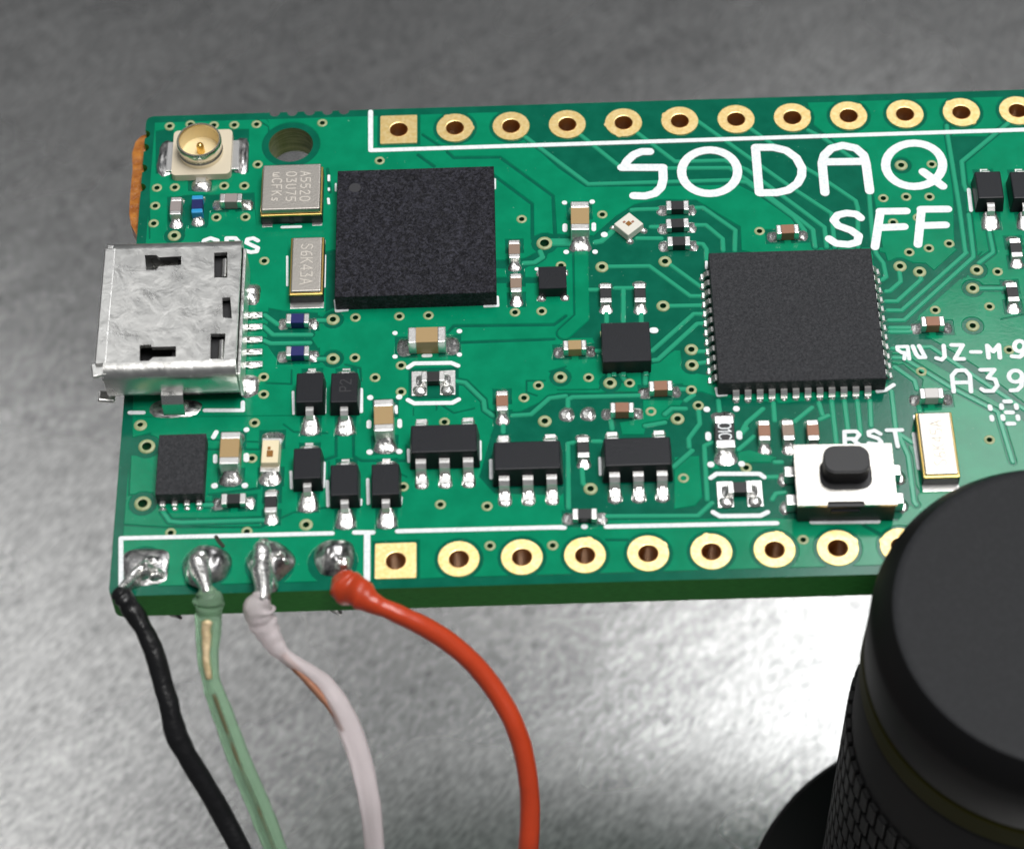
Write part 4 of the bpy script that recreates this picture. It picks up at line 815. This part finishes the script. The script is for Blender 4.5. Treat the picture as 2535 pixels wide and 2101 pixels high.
joint(-5.05, -11.3, 8, .95, .95, .62, 'solder_dull', 2.0, ((-.32, -.2, .2, .3, 1.2, .75, 'solder'), (-.12, -1.0, .1, .45, .6, .62, 'solder'), (.35, -.05, .25, .4, .35, .42, 'solder')))
joint(-2.5, -11.2, 2, .88, .92, .6, 'solder_dull', 2.0, ((.32, -.4, .3, .35, .35, .3, 'solder'),))
for nm, pts in (('green', [(-7.75, -11.3, .72, .3), (-7.85, -11.75, .7, .42)]), ('white', [(-5.3, -10.75, .5, .26), (-5.32, -11.3, .75, .36), (-5.3, -11.9, .7, .42)]), ('black', [(-10.2, -11.6, .3, .2), (-10.5, -12.0, .4, .2)])):
    w0 = WIRES[nm][0]; w1 = WIRES[nm][1]
    obj('solder_neck', tube('solder_neck', pts + [(w0[0], w0[1], w0[2], w0[3] * (.85 if nm != 'black' else .4)), ((w0[0] + w1[0]) / 2, (w0[1] + w1[1]) / 2, (w0[2] + w1[2]) / 2, w0[3] * .5)], 16, .25, 3.0), 'solder', board)
for k, (a, b) in enumerate(TAILS):
    tl_ = tube('solder_tail', [(a[0], -12.2, -1.55, .2), (a[0] + .05, -12.25, -1.9, .22), (b[0], -12.3, -2.5, .1)], 8, .5, k)
    obj('solder_tail', tl_, 'solder_dull', board)
slab('flux_stain', stroke([(-7.3, -10.05), (-7.15, -10.3), (-7.0, -10.5)], .16), [], .0, .056, 'flux', board)

# ------------------------------------------------------------------ tape strip at the left edge
tp = slab('tape_strip', [[(a + .1, b) for a, b in TAPE[1:-1]] + [(-11.505, TAPE[-1][1]), (-11.505, TAPE[0][1])]], [], -1.1, -.35, 'kapton', None, bottom=True)
tag(tp, 'amber tape strip sticking out past the left board edge', 'tape')

# ------------------------------------------------------------------ wires
def settle(pts, dx, dy):
    """carry the wire on past the frame, sagging until it lies on the surface"""
    x, y, z, r = pts[-1]; d = (Vector(pts[-1][:3]) - Vector(pts[-2][:3])).normalized(); out = list(pts)
    for s in (2.5, 5.5, 9, 13, 17.5, 22, 27, 33, 40):
        k = min(1.0, s / 20)
        out.append((x + (d.x * (1 - k) + dx * k) * s, y + (d.y * (1 - k) + dy * k) * s, max(plate_z + r, z + d.z * s * (1 - k) - 0.042 * s * s), r))
    return out
def mk_wire(label, parts):
    e = empty('wire', None, parts[0][1][0][:3]); tag(e, label, 'wire', 'wires soldered to the board')
    for nm, pts, m_, n, lump, seed in parts:
        o = obj(nm, tube(nm, pts, n, lump, seed, start=0.3 if nm == 'insulation' else 0.0), m_, e); o.matrix_parent_inverse = Matrix.Translation(-Vector(parts[0][1][0][:3])); 
    return e
mk_wire('black insulated wire soldered at the board corner', [('insulation', settle([(p[0], p[1], p[2], p[3] * .9) for p in WIRES['black']], .5, -.85), 'wire_black', 18, .08, 1.0)])
g = WIRES['green']
mk_wire('translucent green wire with its conductor showing through', [('insulation', settle(g, .4, -.9), 'wire_green', 18, .08, 2.0),
    ('conductor', [(p[0] - .02, p[1] - .57 * p[3] * .72, p[2] + .82 * p[3] * .72, .25 - .03 * i_) for i_, p in enumerate(g[3:7])] , 'strand_gold', 8, .2, 3.0), ('conductor', settle([(p[0], p[1] - .57 * p[3] * .8, p[2] + .82 * p[3] * .8, .105) for p in g[7:]], .4, -.9), 'strand_dark', 8, .1, 4.0)])
mk_wire('translucent pale pink wire with a brown strand showing at its thin stretch', [('insulation', settle(WIRES['white'] + WIRES['white2'], .1, -1), 'wire_white', 18, .05, 5.0), ('conductor', WIRES['strand'], 'strand', 10, .15, 7.0)])
mk_wire('glossy red wire curving down from the board', [('insulation', settle(WIRES['red'], -.1, -1), 'wire_red', 20, .04, 8.0), ('conductor', settle([(p[0], p[1], p[2], p[3] * .55) for p in WIRES['red'][3:]], -.1, -1), 'wire_core', 12, .03, 9.0)])

# ------------------------------------------------------------------ board holder
AX, AY = 25.6, -17.1
h = empty('board_holder', None, (AX, AY, plate_z)); tag(h, 'black cylindrical board holder clamping the board edge', 'holder')
zb = -plate_z
def part(nm, prof, m_, n=96):
    me = auto_smooth(lathe([(r_, z_ + zb) for r_, z_ in prof], n, nm), 30); return obj(nm, me, m_, h)
part('cap', [(7.25, .06), (7.3, .2), (7.3, 2.6), (7.22, 3.0), (6.75, 3.75), (6.55, 4.0)], 'knob_side')
part('cap_face', [(6.55, 4.0), (6.42, 4.06), (6.2, 4.06), (0.001, 4.06)], 'knob_face')
part('cushion_ring', [(6.0, .05), (7.2, .05), (7.33, -.1), (7.36, -1.25), (7.25, -1.4), (6.0, -1.4)], 'yellow_ring')
part('body', [(6.0, -1.45), (7.25, -1.47), (7.32, -1.6), (7.34, -24.6), (7.0, -25.4)], 'knob_body')
part('base', [(6.0, -25.35), (10.6, -25.4), (10.85, -25.65), (10.85, -35.9), (10.7, -36.0), (0.001, -36.0)], 'knob_body')
tile_w, tile_h, nt = .50, 1.32, 72
tm = rbox(.26, tile_w, tile_h, .05, 1)
rest_v, rest_f = [], []
base_v = [v.co.copy() for v in tm.vertices]; base_f = [tuple(p.vertices) for p in tm.polygons]
view_az = math.atan2(CAM['loc'][1] - AY, CAM['loc'][0] - AX)
cands = []
for row in range(12):
    zt = -5.4 - 1.52 * row
    for k in range(nt):
        a = 2 * math.pi * (k + (.5 if row % 2 else 0)) / nt
        da = (a - view_az + math.pi) % (2 * math.pi) - math.pi
        cands.append((row, a, zt, -1.75 < da < -.05 and row < 9))
seen = [c for c in cands if c[3]]
for row, a, zt, s_ in cands:
    if s_ and seen.index((row, a, zt, s_)) < 290:
        obj('grip_tile', tm, 'knob_body', h, (7.42 * math.cos(a), 7.42 * math.sin(a), zb + zt - tile_h), a)
    else:
        M_ = Matrix.Translation((7.42 * math.cos(a), 7.42 * math.sin(a), zb + zt - tile_h)) @ Matrix.Rotation(a, 4, 'Z')
        i0 = len(rest_v); rest_v += [tuple(M_ @ v) for v in base_v]; rest_f += [tuple(i + i0 for i in f) for f in base_f]
gt = obj('grip_texture', mesh('grip_texture', rest_v, rest_f), 'knob_body', h); gt['kind'] = 'stuff'
